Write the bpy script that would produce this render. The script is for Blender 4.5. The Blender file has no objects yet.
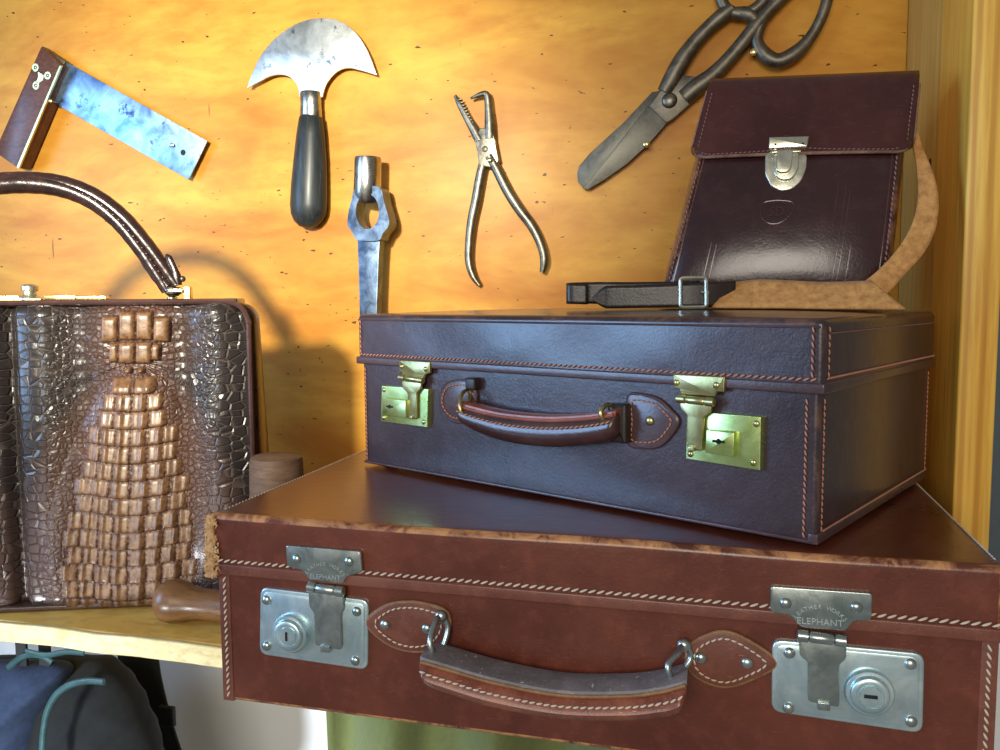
import bpy, bmesh, math, random
import numpy as np
from mathutils import Matrix, Vector
C = bpy.context.scene
COL = C.collection
random.seed(7); rng = np.random.default_rng(7)

# ------------------------------------------------------------------ camera
FPX, PITCH, YAW, ROLL, EYE = 837.1181, .0902, .2621, -.0074, .3325
Fv = np.array([-math.sin(YAW)*math.cos(PITCH), math.cos(YAW)*math.cos(PITCH), -math.sin(PITCH)])
R0 = np.array([math.cos(YAW), math.sin(YAW), 0]); U0 = np.cross(R0, Fv)
Rv = R0*math.cos(ROLL)+U0*math.sin(ROLL); Uv = -R0*math.sin(ROLL)+U0*math.cos(ROLL)
EYEP = np.array([0, 0, EYE])
cd = bpy.data.cameras.new('camera'); cam = bpy.data.objects.new('camera', cd); COL.objects.link(cam)
cd.sensor_width = 36; cd.lens = FPX/1000*36; cd.clip_start = .01
cam.matrix_world = Matrix(((Rv[0], Uv[0], -Fv[0], 0), (Rv[1], Uv[1], -Fv[1], 0), (Rv[2], Uv[2], -Fv[2], EYE), (0, 0, 0, 1)))
C.camera = cam
# ------------------------------------------------------------------ light
w = bpy.data.worlds.new('world'); C.world = w; w.use_nodes = True
bg = w.node_tree.nodes['Background']; bg.inputs[0].default_value = (.86, .86, .84, 1); bg.inputs[1].default_value = .22
def aim(o, tgt):
    d = Vector(tgt)-o.location; o.rotation_euler = d.to_track_quat('-Z', 'Y').to_euler()
def area(name, loc, tgt, sx, sy, power, col):
    l = bpy.data.lights.new(name, 'AREA'); l.shape = 'RECTANGLE'; l.size = sx; l.size_y = sy; l.energy = power; l.color = col
    o = bpy.data.objects.new(name, l); COL.objects.link(o); o.location = loc; aim(o, tgt); return o
def spot(name, loc, tgt, power, col, ang, blend, rad):
    l = bpy.data.lights.new(name, 'SPOT'); l.energy = power; l.color = col; l.spot_size = ang; l.spot_blend = blend; l.shadow_soft_size = rad
    o = bpy.data.objects.new(name, l); COL.objects.link(o); o.location = loc; aim(o, tgt); return o
spot('ceiling_spot', (-.44, -.80, .74), (-.66, 1.1, .47), 240, (1, .96, .78), math.radians(35), 1.0, .07)
area('shop_window_light', (-.1, -2.1, .85), (.1, 1, .3), 1.5, 1.0, 40, (1, .93, .80))
area('side_window_light', (-2.2, -.5, .62), (0, .8, .22), .9, 1.1, 36, (.34, .60, 1))
spot('low_fill_spot', (-1.05, -.6, -.42), (-.66, 1.1, -.30), 125, (.86, .94, 1), math.radians(38), .6, .09)  # added fill spot, no window here; brightens only the area under the shelf
C.view_settings.view_transform = 'Standard'; C.view_settings.look = 'None'; C.view_settings.gamma = 1
C.view_settings.use_curve_mapping = False; C.view_settings.exposure = 0.0

# ------------------------------------------------------------------ geometry helpers
def at(px, py, P, n):
    """point of the photographed view on the plane through P with normal n"""
    d = Fv+Rv*(px-500)/FPX-Uv*(py-375)/FPX
    P = np.array(P, float); n = np.array(n, float)
    return EYEP+d*(((P-EYEP)@n)/(d@n))
class M:
    def __init__(s): s.v = []; s.f = []; s.w = {}
    def add(s, v, f):
        k = len(s.v); s.v += [tuple(map(float, p)) for p in v]; s.f += [tuple(i+k for i in q) for q in f]; return s
def link(name, me, mat, parent=None, smooth=True, loc=None):
    o = bpy.data.objects.new(name, me); COL.objects.link(o)
    if mat: me.materials.append(mat)
    if smooth:
        for p in me.polygons: p.use_smooth = True
    if parent: o.parent = parent
    if loc is not None: o.location = loc
    return o
def obj(name, m, mat, parent=None, smooth=True, sharp=40, loc=None, weld=False):
    me = bpy.data.meshes.new(name); me.from_pydata(m.v, [], m.f)
    bm = bmesh.new(); bm.from_mesh(me)
    if weld: bmesh.ops.remove_doubles(bm, verts=bm.verts, dist=1e-5)
    bmesh.ops.recalc_face_normals(bm, faces=bm.faces); bm.to_mesh(me); bm.free()
    if m.w and not weld:
        a = me.attributes.new('edge_wear', 'FLOAT', 'POINT'); a.data.foreach_set('value', [m.w.get(i, 0.0) for i in range(len(me.vertices))])
    o = link(name, me, mat, parent, smooth, loc)
    if smooth and sharp:
        bm = bmesh.new(); bm.from_mesh(me); a = math.radians(sharp)
        for e in bm.edges:
            if len(e.link_faces) == 2 and e.calc_face_angle(0) > a: e.smooth = False
        bm.to_mesh(me); bm.free()
    return o
def empty(name, loc, rz=0):
    o = bpy.data.objects.new(name, None); COL.objects.link(o); o.location = loc; o.rotation_euler = (0, 0, rz)
    o.empty_display_size = .02; return o
def tag(o, label, cat, group=None, kind=None):
    o['label'] = label; o['category'] = cat
    if group: o['group'] = group
    if kind: o['kind'] = kind
    return o
def rbox(m, x0, x1, y0, y1, z0, z1, r=.003, seg=3, n=(1, 1, 1), f=None):
    def axis(a, b, k):
        L = b-a; rr = min(r, L*.49)
        d = [rr*(1-math.tan(math.pi/4*(1-i/seg))) for i in range(seg+1)]
        mid = [a+rr+(L-2*rr)*i/k for i in range(1, k)]
        return [a+q for q in d]+mid+[b-q for q in reversed(d)]
    X, Y, Z = axis(x0, x1, n[0]), axis(y0, y1, n[1]), axis(z0, z1, n[2])
    idx = {}; V = []; F = []
    lo = np.array([x0, y0, z0])+r; hi = np.array([x1, y1, z1])-r
    mid = (lo+hi)/2; lo = np.minimum(lo, mid); hi = np.maximum(hi, mid)
    def vid(i, j, k):
        if (i, j, k) not in idx:
            p = np.array([X[i], Y[j], Z[k]]); c = np.clip(p, lo, hi); d = p-c; l = np.linalg.norm(d)
            q = c+d/l*min(r, l) if l > 0 else p
            ew = np.sum(np.abs(d) > 1e-6+abs(d).max()*.12) >= 2
            if f: q = f(q)
            if ew: m.w[len(m.v)+len(V)] = 1.0
            idx[(i, j, k)] = len(V); V.append(q)
        return idx[(i, j, k)]
    a, b, c = len(X)-1, len(Y)-1, len(Z)-1
    for i in range(a):
        for j in range(b):
            for k in (0, c): F.append((vid(i, j, k), vid(i+1, j, k), vid(i+1, j+1, k), vid(i, j+1, k)))
        for k in range(c):
            for j in (0, b): F.append((vid(i, j, k), vid(i+1, j, k), vid(i+1, j, k+1), vid(i, j, k+1)))
    for j in range(b):
        for k in range(c):
            for i in (0, a): F.append((vid(i, j, k), vid(i, j+1, k), vid(i, j+1, k+1), vid(i, j, k+1)))
    m.add(V, F); return m
def cat(pts, n=6, closed=False):
    P = [np.array(p, float) for p in pts]; N = len(P); out = []
    for i in range(N if closed else N-1):
        if closed: a, b, c, d = P[i-1], P[i], P[(i+1) % N], P[(i+2) % N]
        else: a, b, c, d = P[max(i-1, 0)], P[i], P[i+1], P[min(i+2, N-1)]
        for k in range(n):
            t = k/n
            out.append(.5*((2*b)+(-a+c)*t+(2*a-5*b+4*c-d)*t*t+(-a+3*b-3*c+d)*t**3))
    if not closed: out.append(P[-1])
    return out
def tube(m, pts, rad, seg=12, closed=False, ref=(0, 1, 0), flat=1.0):
    """rad: scalar or list; flat: radius along ref as a share of rad"""
    P = [np.array(p, float) for p in pts]; N = len(P); ref = np.array(ref, float)
    if not hasattr(rad, '__len__'): rad = [rad]*N
    V = []; F = []
    for i in range(N):
        t = P[(i+1) % N]-P[i-1] if closed else P[min(i+1, N-1)]-P[max(i-1, 0)]
        t = t/(np.linalg.norm(t)+1e-12); s = np.cross(t, ref); s /= (np.linalg.norm(s)+1e-12); u = np.cross(s, t)
        fl = flat[i] if hasattr(flat, '__len__') else flat
        for k in range(seg):
            a = 2*math.pi*k/seg; V.append(P[i]+s*rad[i]*math.cos(a)+u*rad[i]*fl*math.sin(a))
    for i in range(N if closed else N-1):
        j = (i+1) % N
        for k in range(seg): F.append((i*seg+k, i*seg+(k+1) % seg, j*seg+(k+1) % seg, j*seg+k))
    if not closed: F += [tuple(range(seg)), tuple((N-1)*seg+k for k in range(seg))]
    m.add(V, F); return m
def lathe(m, prof, c=(0, 0, 0), ax=(0, 0, 1), seg=24, flat=1.0, ref=(0, 1, 0)):
    """prof: (radius, height) pairs along ax"""
    ax = np.array(ax, float); ax /= np.linalg.norm(ax); ref = np.array(ref, float)
    if abs(ax@ref) > .9: ref = np.array([1., 0, 0])
    s = np.cross(ax, ref); s /= np.linalg.norm(s); u = np.cross(s, ax); c = np.array(c, float); V = []; F = []
    for r, h in prof:
        for k in range(seg):
            a = 2*math.pi*k/seg; V.append(c+ax*h+(s*math.cos(a)+u*flat*math.sin(a))*max(r, 1e-5))
    for i in range(len(prof)-1):
        for k in range(seg): F.append((i*seg+k, i*seg+(k+1) % seg, (i+1)*seg+(k+1) % seg, (i+1)*seg+k))
    F += [tuple(range(seg)), tuple((len(prof)-1)*seg+k for k in range(seg))]
    m.add(V, F); return m
def fillet(pts, r, seg=4):
    P = [np.array(p, float) for p in pts]; out = []; N = len(P)
    for i in range(N):
        a, b, c = P[i-1], P[i], P[(i+1) % N]
        rr = r[i] if hasattr(r, '__len__') else r
        if rr <= 0: out.append(b); continue
        u = a-b; v = c-b; d = min(rr, .48*np.linalg.norm(u), .48*np.linalg.norm(v))
        p0 = b+u/np.linalg.norm(u)*d; p1 = b+v/np.linalg.norm(v)*d
        for k in range(seg+1):
            t = k/seg; out.append((1-t)**2*p0+2*t*(1-t)*b+t*t*p1)
    return out
def plate(m, out, yb, yf, bev=.0005, seg=2):
    """solid from an (x,z) outline, back at y=yb, front (towards -y) at y=yf, rim rounded"""
    bm = bmesh.new(); vs = [bm.verts.new((p[0], yb, p[1])) for p in out]; fc = bm.faces.new(vs)
    g = bmesh.ops.extrude_face_region(bm, geom=[fc]); nv = [e for e in g['geom'] if isinstance(e, bmesh.types.BMVert)]
    for v in nv: v.co.y = yf
    if bev:
        S = set(nv); ed = [e for e in bm.edges if e.verts[0] in S and e.verts[1] in S]
        bmesh.ops.bevel(bm, geom=ed, offset=bev, segments=seg, affect='EDGES', profile=.5)
    bm.verts.index_update(); V = [tuple(v.co) for v in bm.verts]; F = [tuple(v.index for v in f.verts) for f in bm.faces]; bm.free()
    m.add(V, F); return m
def ringplate(m, outer, inner, yb, yf):
    n = len(outer); V = []
    for L, y in ((outer, yf), (inner, yf), (inner, yb), (outer, yb)): V += [(p[0], y, p[1]) for p in L]
    F = []
    for a in range(4):
        b = (a+1) % 4
        for i in range(n):
            j = (i+1) % n; F.append((a*n+i, a*n+j, b*n+j, b*n+i))
    m.add(V, F); return m
def dome(m, x, y, z, r, h=None, ax=(0, -1, 0), seg=16):
    h = h or r*.7
    return lathe(m, [(r, 0)]+[(r*math.cos(a), h*math.sin(a)) for a in np.linspace(.05, 1.5, 6)], (x, y, z), ax, seg)
def stitches(m, path, nrm, pitch=.0045, ln=.0036, r=.0006, slant=.35, lift=0.0003):
    P = [np.array(p, float) for p in path]; nrm = np.array(nrm, float)
    d = [0]
    for a, b in zip(P, P[1:]): d.append(d[-1]+np.linalg.norm(b-a))
    n = int(d[-1]/pitch)
    for k in range(n):
        s = (k+.5)*d[-1]/n; i = max(j for j in range(len(d)) if d[j] <= s); i = min(i, len(P)-2)
        q = P[i]+(P[i+1]-P[i])*(s-d[i])/(d[i+1]-d[i]+1e-12); t = P[i+1]-P[i]; t /= np.linalg.norm(t)
        b = np.cross(nrm, t); t2 = t*math.cos(slant)+b*math.sin(slant); q = q+nrm*lift
        pts = [q+t2*ln*.5*x+nrm*(r*.7*(1-x*x)) for x in (-1, -.6, 0, .6, 1)]
        tube(m, pts, [r*.25, r*.85, r, r*.85, r*.25], 6, ref=nrm)
    return m
def text_mesh(m, s, size, fn, ext=.0002):
    """append a text, fn maps (x, y, depth) of the flat text to the place"""
    cu = bpy.data.curves.new('lettering', 'FONT'); cu.body = s; cu.size = size; cu.align_x = 'CENTER'; cu.align_y = 'CENTER'; cu.extrude = ext
    cu.resolution_u = 3
    o = bpy.data.objects.new('lettering', cu); COL.objects.link(o)
    dg = bpy.context.evaluated_depsgraph_get(); me = bpy.data.meshes.new_from_object(o.evaluated_get(dg))
    m.add([fn(v.co.x, v.co.y, v.co.z) for v in me.vertices], [tuple(p.vertices) for p in me.polygons])
    bpy.data.objects.remove(o); bpy.data.meshes.remove(me); bpy.data.curves.remove(cu); return m

# ------------------------------------------------------------------ materials
class NT:
    def __init__(s, name):
        s.m = bpy.data.materials.new(name); s.m.use_nodes = True; s.t = s.m.node_tree; s.n = s.t.nodes
        s.b = s.n['Principled BSDF']; s.tc = s.n.new('ShaderNodeTexCoord')
    def l(s, a, b): s.t.links.new(a, b)
    def new(s, typ, **kw):
        x = s.n.new(typ)
        for k, v in kw.items(): setattr(x, k, v)
        return x
    def map(s, scale=(1, 1, 1), rot=(0, 0, 0), loc=(0, 0, 0)):
        x = s.new('ShaderNodeMapping'); x.inputs['Scale'].default_value = scale; x.inputs['Rotation'].default_value = rot
        x.inputs['Location'].default_value = loc; s.l(s.tc.outputs['Object'], x.inputs[0]); return x.outputs[0]
    def noise(s, vec, scale, det=4, rough=.55, dist=0):
        x = s.new('ShaderNodeTexNoise'); x.inputs['Scale'].default_value = scale; x.inputs['Detail'].default_value = det
        x.inputs['Roughness'].default_value = rough; x.inputs['Distortion'].default_value = dist; s.l(vec, x.inputs['Vector']); return x.outputs[0]
    def vor(s, vec, scale, feat='DISTANCE_TO_EDGE', rnd=1):
        x = s.new('ShaderNodeTexVoronoi', feature=feat); x.inputs['Scale'].default_value = scale; x.inputs['Randomness'].default_value = rnd
        s.l(vec, x.inputs['Vector']); return x.outputs['Distance']
    def ramp(s, fac, stops):
        x = s.new('ShaderNodeValToRGB'); e = x.color_ramp.elements
        while len(e) < len(stops): e.new(.5)
        for q, (p, c) in zip(e, stops):
            q.position = p; q.color = (c, c, c, 1) if not hasattr(c, '__len__') else (*c, 1)
        s.l(fac, x.inputs[0]); return x.outputs[0]
    def mix(s, fac, a, b, mode='MIX'):
        x = s.new('ShaderNodeMix', data_type='RGBA', blend_type=mode)
        for v, i in ((fac, 0), (a, 6), (b, 7)):
            if isinstance(v, bpy.types.NodeSocket): s.l(v, x.inputs[i])
            elif i == 0: x.inputs[0].default_value = v
            else: x.inputs[i].default_value = (*v, 1)
        return x.outputs[2]
    def math(s, op, a, b=0, clamp=False):
        x = s.new('ShaderNodeMath', operation=op, use_clamp=clamp)
        for v, i in ((a, 0), (b, 1)):
            if isinstance(v, bpy.types.NodeSocket): s.l(v, x.inputs[i])
            else: x.inputs[i].default_value = v
        return x.outputs[0]
    def bump(s, h, strength=.3, dist=.001, nrm=None):
        x = s.new('ShaderNodeBump'); x.inputs['Strength'].default_value = strength; x.inputs['Distance'].default_value = dist
        s.l(h, x.inputs['Height'])
        if nrm: s.l(nrm, x.inputs['Normal'])
        return x.outputs[0]
    def set(s, **kw):
        for k, v in kw.items():
            i = s.b.inputs[k.replace('_', ' ')]
            if isinstance(v, bpy.types.NodeSocket): s.l(v, i)
            elif i.type == 'RGBA': i.default_value = (*v, 1)
            else: i.default_value = v
        return s.m
def leather(name, c1, c2, rough=.35, coat=.3, wear=None, wearamt=.55, scratch=.3, scale=1, bump=.25, spec=.5):
    n = NT(name); v = n.map()
    big = n.noise(v, 9*scale, 5, .6, .4); fine = n.noise(v, 420, 3); mid = n.noise(v, 60*scale, 5, .65)
    col = n.mix(n.ramp(big, [(.35, 0.), (.68, 1.)]), c1, c2)
    col = n.mix(n.math('MULTIPLY', n.ramp(mid, [(.5, 0.), (.8, 1.)]), .35), col, tuple(min(1, x*1.9+.01) for x in c2))
    # fine scratches
    sv = n.map((6, 6, 60), (.5, .3, .6)); sc = n.noise(sv, 22, 2, .5, .5)
    s1 = n.ramp(sc, [(.0, 0.), (.69, 0.), (.72, 1.), (.76, 1.)])
    col = n.mix(n.math('MULTIPLY', s1, scratch), col, tuple(min(1, x*3+.05) for x in c2))
    r = n.math('ADD', n.math('MULTIPLY', big, .22), rough-.11)
    if wear:
        g = n.new('ShaderNodeAttribute'); g.attribute_name = 'edge_wear'; pt = n.ramp(g.outputs['Fac'], [(.55, 0.), (.98, 1.)])
        wn = n.ramp(n.noise(v, 38, 6, .7, .8), [(1-wearamt-.12, 0.), (1-wearamt+.06, 1.)])
        wm = n.math('MULTIPLY', pt, wn); col = n.mix(wm, col, wear); r = n.math('ADD', r, n.math('MULTIPLY', wm, .35))
    h = n.math('ADD', n.math('MULTIPLY', n.noise(v, 14, 3), 6), n.math('ADD', fine, n.math('MULTIPLY', mid, .8)))
    return n.set(Base_Color=col, Roughness=r, Coat_Weight=coat, Coat_Roughness=.18, Specular_IOR_Level=spec, Normal=n.bump(h, bump, .0008))
def metal(name, c1, c2, rough=.3, scale=40, bump=.1, met=1.0, spots=None):
    n = NT(name); v = n.map(); a = n.noise(v, scale, 6, .65, .6)
    col = n.mix(n.ramp(a, [(.35, 0.), (.65, 1.)]), c1, c2)
    if spots: col = n.mix(n.ramp(n.noise(v, scale*1.7, 5, .7), [(.58, 0.), (.66, 1.)]), col, spots)
    r = n.math('ADD', n.math('MULTIPLY', a, .3), rough-.15)
    return n.set(Base_Color=col, Metallic=met, Roughness=r, Normal=n.bump(n.noise(v, 260, 3), bump, .0004))
def wood(name, c1, c2, c3, stretch=(1, 1, 1), scale=14, rough=.5, coat=0., specks=None, bump=.15, band=0, spec=.3):
    n = NT(name); v = n.map(stretch); a = n.noise(v, scale, 7, .62, .5); b = n.noise(v, scale*5, 4, .6)
    col = n.mix(n.ramp(a, [(.3, 0.), (.7, 1.)]), c1, c2)
    col = n.mix(n.math('MULTIPLY', n.ramp(b, [(.45, 0.), (.75, 1.)]), .55), col, c3)
    if band:
        wv = n.new('ShaderNodeTexWave'); wv.inputs['Scale'].default_value = band; wv.inputs['Distortion'].default_value = 4
        wv.inputs['Detail'].default_value = 3; wv.inputs['Detail Scale'].default_value = .6; n.l(v, wv.inputs['Vector'])
        col = n.mix(n.math('MULTIPLY', n.ramp(wv.outputs[1], [(.55, 0.), (.95, 1.)]), .6), col, c3)
    if specks:
        sp = n.noise(n.map((1, 1, 2.4), (0, .3, 0)), 75, 1, .4); m1 = n.ramp(sp, [(.765, 0.), (.785, 1.)]); col = n.mix(m1, col, specks)
        sp2 = n.noise(n.map((14, 14, 1.6), (0, .12, 0)), 7, 2, .4); m2 = n.ramp(sp2, [(.775, 0.), (.80, 1.)]); col = n.mix(n.math('MULTIPLY', m2, .7), col, specks)
    return n.set(Base_Color=col, Roughness=rough, Coat_Weight=coat, Coat_Roughness=.25, Specular_IOR_Level=spec, Normal=n.bump(b, bump, .0006))
def plain(name, c, rough=.5, met=0., coat=0., nz=.15, scale=60, bump=.2, sheen=0.):
    n = NT(name); v = n.map(); a = n.noise(v, scale, 4)
    col = n.mix(a, tuple(x*(1-nz) for x in c), tuple(min(1, x*(1+nz)) for x in c))
    return n.set(Base_Color=col, Roughness=rough, Metallic=met, Coat_Weight=coat, Sheen_Weight=sheen, Normal=n.bump(a, bump, .0006))

M_brown = leather('brown_leather', (.095, .020, .010), (.165, .038, .018), .31, .35, (.56, .25, .09), .47, .20)
M_brown_plain = leather('brown_leather_tab', (.13, .035, .02), (.22, .07, .04), .4, .2, None)
M_tan_dark = leather('dull_tan_edge', (.20, .09, .035), (.32, .16, .06), .6, 0, None, scale=6, bump=.4)
M_tan_edge = leather('raw_tan_edge', (.42, .20, .07), (.66, .42, .19), .75, 0, None, scale=6, bump=.6)
M_aub = leather('aubergine_leather', (.028, .015, .018), (.056, .032, .040), .30, .45, (.16, .07, .035), .38, .13)
M_aub_trim = leather('aubergine_trim', (.05, .026, .028), (.09, .05, .055), .3, .4, None)
M_satchel = leather('oxblood_leather', (.026, .007, .008), (.046, .013, .013), .27, .5, (.30, .14, .07), .40, .25)
M_satchel_flap = leather('oxblood_flap_leather', (.042, .008, .007), (.072, .016, .012), .28, .45, (.30, .14, .07), .45, .3)
M_satchel_plain = leather('oxblood_leather_plain', (.055, .016, .015), (.085, .028, .026), .26, .5, None)
M_grip = leather('worn_red_leather', (.16, .035, .018), (.30, .085, .04), .38, .25, None, scratch=.9, scale=4)
M_griplining = leather('grey_worn_leather', (.14, .12, .12), (.24, .20, .19), .6, .05, None, scale=5, scratch=.6)
M_redtop = leather('rust_leather', (.25, .055, .03), (.36, .10, .05), .35, .3, None)
M_darkgrip = leather('dark_grip_leather', (.045, .018, .016), (.08, .035, .03), .28, .5, None)
M_belt = leather('black_belt_leather', (.016, .009, .007), (.034, .020, .016), .38, .1, None, scratch=.5)
M_handle = leather('dark_handle_leather', (.016, .008, .008), (.040, .016, .013), .27, .35, None, scratch=.4, scale=4)
def suede():
    n = NT('tan_suede'); v = n.map(); a = n.noise(v, 130, 6, .7); b = n.noise(v, 25, 4)
    col = n.mix(n.ramp(a, [(.3, 0.), (.7, 1.)]), (.34, .14, .035), (.78, .41, .13)); col = n.mix(n.math('MULTIPLY', b, .4), col, (.50, .23, .07))
    return n.set(Base_Color=col, Roughness=.9, Sheen_Weight=.08, Normal=n.bump(a, .7, .0015))
M_suede = suede()
M_threadA = plain('cream_thread', (.66, .54, .40), .7, bump=.1)
M_threadB = plain('salmon_thread', (.52, .22, .14), .7)
M_threadC = plain('mauve_thread', (.26, .12, .11), .6)
M_nickel = metal('tarnished_nickel', (.52, .70, .74), (.74, .87, .88), .36, 30, .1, .9)
M_nickel2 = metal('grey_nickel', (.36, .42, .40), (.55, .60, .57), .30, 50, .12, .95)
M_engrave = plain('pale_engraving', (.44, .50, .47), .45, .5)
M_brass = metal('green_brass', (.52, .66, .20), (.70, .82, .38), .30, 35, .1, .9)
M_brass2 = metal('antique_brass', (.46, .40, .16), (.62, .56, .27), .32, 50, .12, .95)
M_gold = metal('gold_brass', (.75, .58, .22), (.88, .74, .38), .25, 50, .1, 1)
M_palebrass = metal('pale_brass', (.60, .58, .44), (.78, .76, .62), .28, 60, .1, .9)
M_hole = plain('dark_keyhole', (.01, .01, .01), .8)
M_steel = metal('spotted_steel', (.50, .52, .50), (.78, .78, .75), .42, 22, .25, .95, (.16, .19, .22))
M_bluesteel = metal('blued_steel', (.10, .20, .44), (.42, .63, .86), .42, 24, .2, .9, (.06, .09, .20))
M_iron = metal('dark_iron', (.10, .088, .068), (.20, .175, .135), .44, 60, .3, .85)
M_iron2 = metal('worn_iron', (.13, .115, .09), (.27, .25, .20), .38, 70, .3, .9)
M_forged = metal('forged_blue_steel', (.05, .08, .14), (.17, .24, .35), .36, 45, .35, .9)
M_bladeiron = metal('dull_blade_iron', (.10, .095, .08), (.17, .16, .13), .46, 60, .3, .8)
M_turned = metal('turned_steel', (.34, .33, .30), (.62, .61, .57), .26, 30, .15, 1)
M_ebony = wood('dark_handle_wood', (.010, .012, .013), (.030, .036, .038), (.06, .07, .07), (1, 1, .1), 60, .40, .15)
M_rosewood = wood('rosewood', (.055, .018, .012), (.12, .045, .028), (.20, .09, .06), (.4, 1, 1), 50, .38, .2)
M_oldwood = wood('old_brown_wood', (.10, .055, .033), (.20, .12, .075), (.06, .03, .018), (1, 1, 6), 26, .6)
M_toolwood = wood('polished_tool_wood', (.13, .055, .018), (.27, .13, .05), (.07, .028, .012), (.25, 1, 1), 50, .35, .35)
M_ply = wood('varnished_plywood', (.47, .150, .012), (.78, .40, .055), (.50, .17, .016), (.55, 1, 1.6), 7, .46, .04, (.10, .03, .008))
M_pine = wood('pine', (.78, .40, .05), (.93, .60, .12), (.48, .18, .015), (9, 9, .35), 6, .5, .15, band=2.2)
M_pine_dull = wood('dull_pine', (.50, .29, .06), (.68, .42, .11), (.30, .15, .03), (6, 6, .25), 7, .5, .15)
M_shelf = wood('ochre_shelf_paint', (.74, .40, .07), (.88, .58, .14), (.46, .19, .03), (.5, 1, 1), 16, .32, .3)
M_shelfedge = wood('chipped_cream_edge', (.82, .64, .28), (.90, .78, .44), (.50, .27, .05), (.5, 1, 1), 26, .55)
M_white = plain('white_paint', (.80, .83, .86), .6, nz=.03, scale=12)
M_dim = plain('grey_side_wall', (.10, .13, .16), .7)

# ------------------------------------------------------------------ the setting
YW = 1.10; XP = .2015
def struct(name, m, mat, **k):
    o = obj(name, m, mat, **k); o['kind'] = 'structure'; return o
struct('wall_back', rbox(M(), -1.75, XP, YW, YW+.018, 0.0, 1.05, .002, 1), M_ply)
struct('wall_below', rbox(M(), -1.9, .9, YW+.001, YW+.03, -.9, -.0205, .002, 1), M_white)
struct('wall_right', rbox(M(), .26, .9, YW, YW+.03, -.0195, 1.05, .002, 1), M_dim)
sh = empty('wall_shelf', (-.75, .89, -.0204)); tag(sh, 'ochre painted wooden shelf with chipped cream front edge carrying the bags', 'shelf')
def loc(m, o):
    L = o.location; m.v = [(x-L[0], y-L[1], z-L[2]) for x, y, z in m.v]; return m
obj('shelf_board', loc(rbox(M(), -1.75, XP-.001, .690, YW-.001, -.0204, -.0002, .002, 2, (20, 6, 1)), sh), M_shelf, sh)
def chip(q):
    q = np.array(q); q[1] += .0012*math.sin(q[0]*61)*math.sin(q[0]*23+1); q[2] += .0008*math.sin(q[0]*47+2); return q
obj('edge_strip', loc(rbox(M(), -1.75, XP-.001, .6835, .6902, -.0206, -.0002, .002, 2, (160, 1, 1), chip), sh), M_shelfedge, sh)
post = empty('wooden_upright', (XP+.012, .95, -.3)); tag(post, 'yellow pine upright board with grooved front edge beside the satchel', 'shelf upright')
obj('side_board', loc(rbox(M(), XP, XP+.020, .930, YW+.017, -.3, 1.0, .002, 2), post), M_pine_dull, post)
g = M(); rbox(g, XP-.0006, XP+.0300, .818, .931, -.3, 1.0, .0025, 2)
obj('front_board', loc(g, post), M_pine, post)
kn = M(); dome(kn, XP+.0002, .962, .468, .006, .0012, (-1, 0, 0)); 
obj('dark_knot', loc(kn, post), M_hole, post)

# ------------------------------------------------------------------ brown suitcase (case A)
AX, AY, AW, AL, AO, HA, AD = -.4019, .5862, .5795, .0495, .0032, .16, .37
A = empty('brown_suitcase', (AX+AW/2, AY+AD/2, 0))
tag(A, 'large worn reddish-brown leather suitcase with nickel locks, lowest on the shelf', 'suitcase')
a0 = np.array([AX+AW/2, AY+AD/2, 0])
def fa(px, py, off=0.0):
    p = at(px, py, (0, AY+AO-off, 0), (0, 1, 0))-a0; return (p[0], p[2])
yA = AY+AO-a0[1]           # body face, local y
yAl = AY-a0[1]             # lid face
hx, hy = AW/2, AD/2
obj('body', rbox(M(), -hx+AO, hx-AO, -hy+AO, hy-AO, 0.0005, HA-AL+.012, .0045, 4, (60, 30, 12)), M_brown, A)
def lidwave(q):
    q = np.array(q)
    if q[1] < -hy+.02: q[1] += .0007*math.sin(q[0]*31)
    if q[2] > .13: q[2] += .0006*math.sin(q[0]*19+1)*max(0, (q[2]-.13)/.03)
    return q
lidA = obj('lid', rbox(M(), -hx, hx, -hy, hy, HA-AL, HA, .0055, 4, (90, 40, 10), lidwave), M_brown, A)
rim = M(); rbox(rim, -hx-.0012, hx+.0012, -hy-.0014, hy+.0012, HA-AL-.0008, HA-AL+.0085, .0015, 2, (40, 20, 1))
rimA = obj('lid_rim', rim, M_brown_plain, A)
s = M(); zz = HA-AL+.0112
stitches(s, [(-hx+.004, -hy-.0005, zz), (hx-.002, -hy-.0005, zz)], (0, -1, 0), .0062, .0062, .00085, .42)
obj('stitching', s, M_threadA, lidA)
for sx in (-1, 1):
    s = stitches(M(), [(sx*(hx-.0045), -hy+.012, HA+.0003), (sx*(hx-.0045), hy-.01, HA+.0003)], (0, 0, 1), .005, .004, .0006, .2)
    obj('top_stitching', s, M_threadA, lidA)
    s = stitches(M(), [(sx*(hx-AO-.0048), -hy+AO-.0004, .004), (sx*(hx-AO-.0048), -hy+AO-.0004, HA-AL-.003)], (0, -1, 0), .0052, .0052, .00085, .5*sx)
    obj('corner_stitching', s, M_threadA, A)
    s = M(); rbox(s, min(sx*(hx-AO-.0095), sx*(hx-AO+.0006)), max(sx*(hx-AO-.0095), sx*(hx-AO+.0006)), -hy+AO-.0007, -hy+AO+.01, .001, HA-AL-.001, .0006, 2)
    obj('corner_welt', s, M_brown_plain, A)
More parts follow.
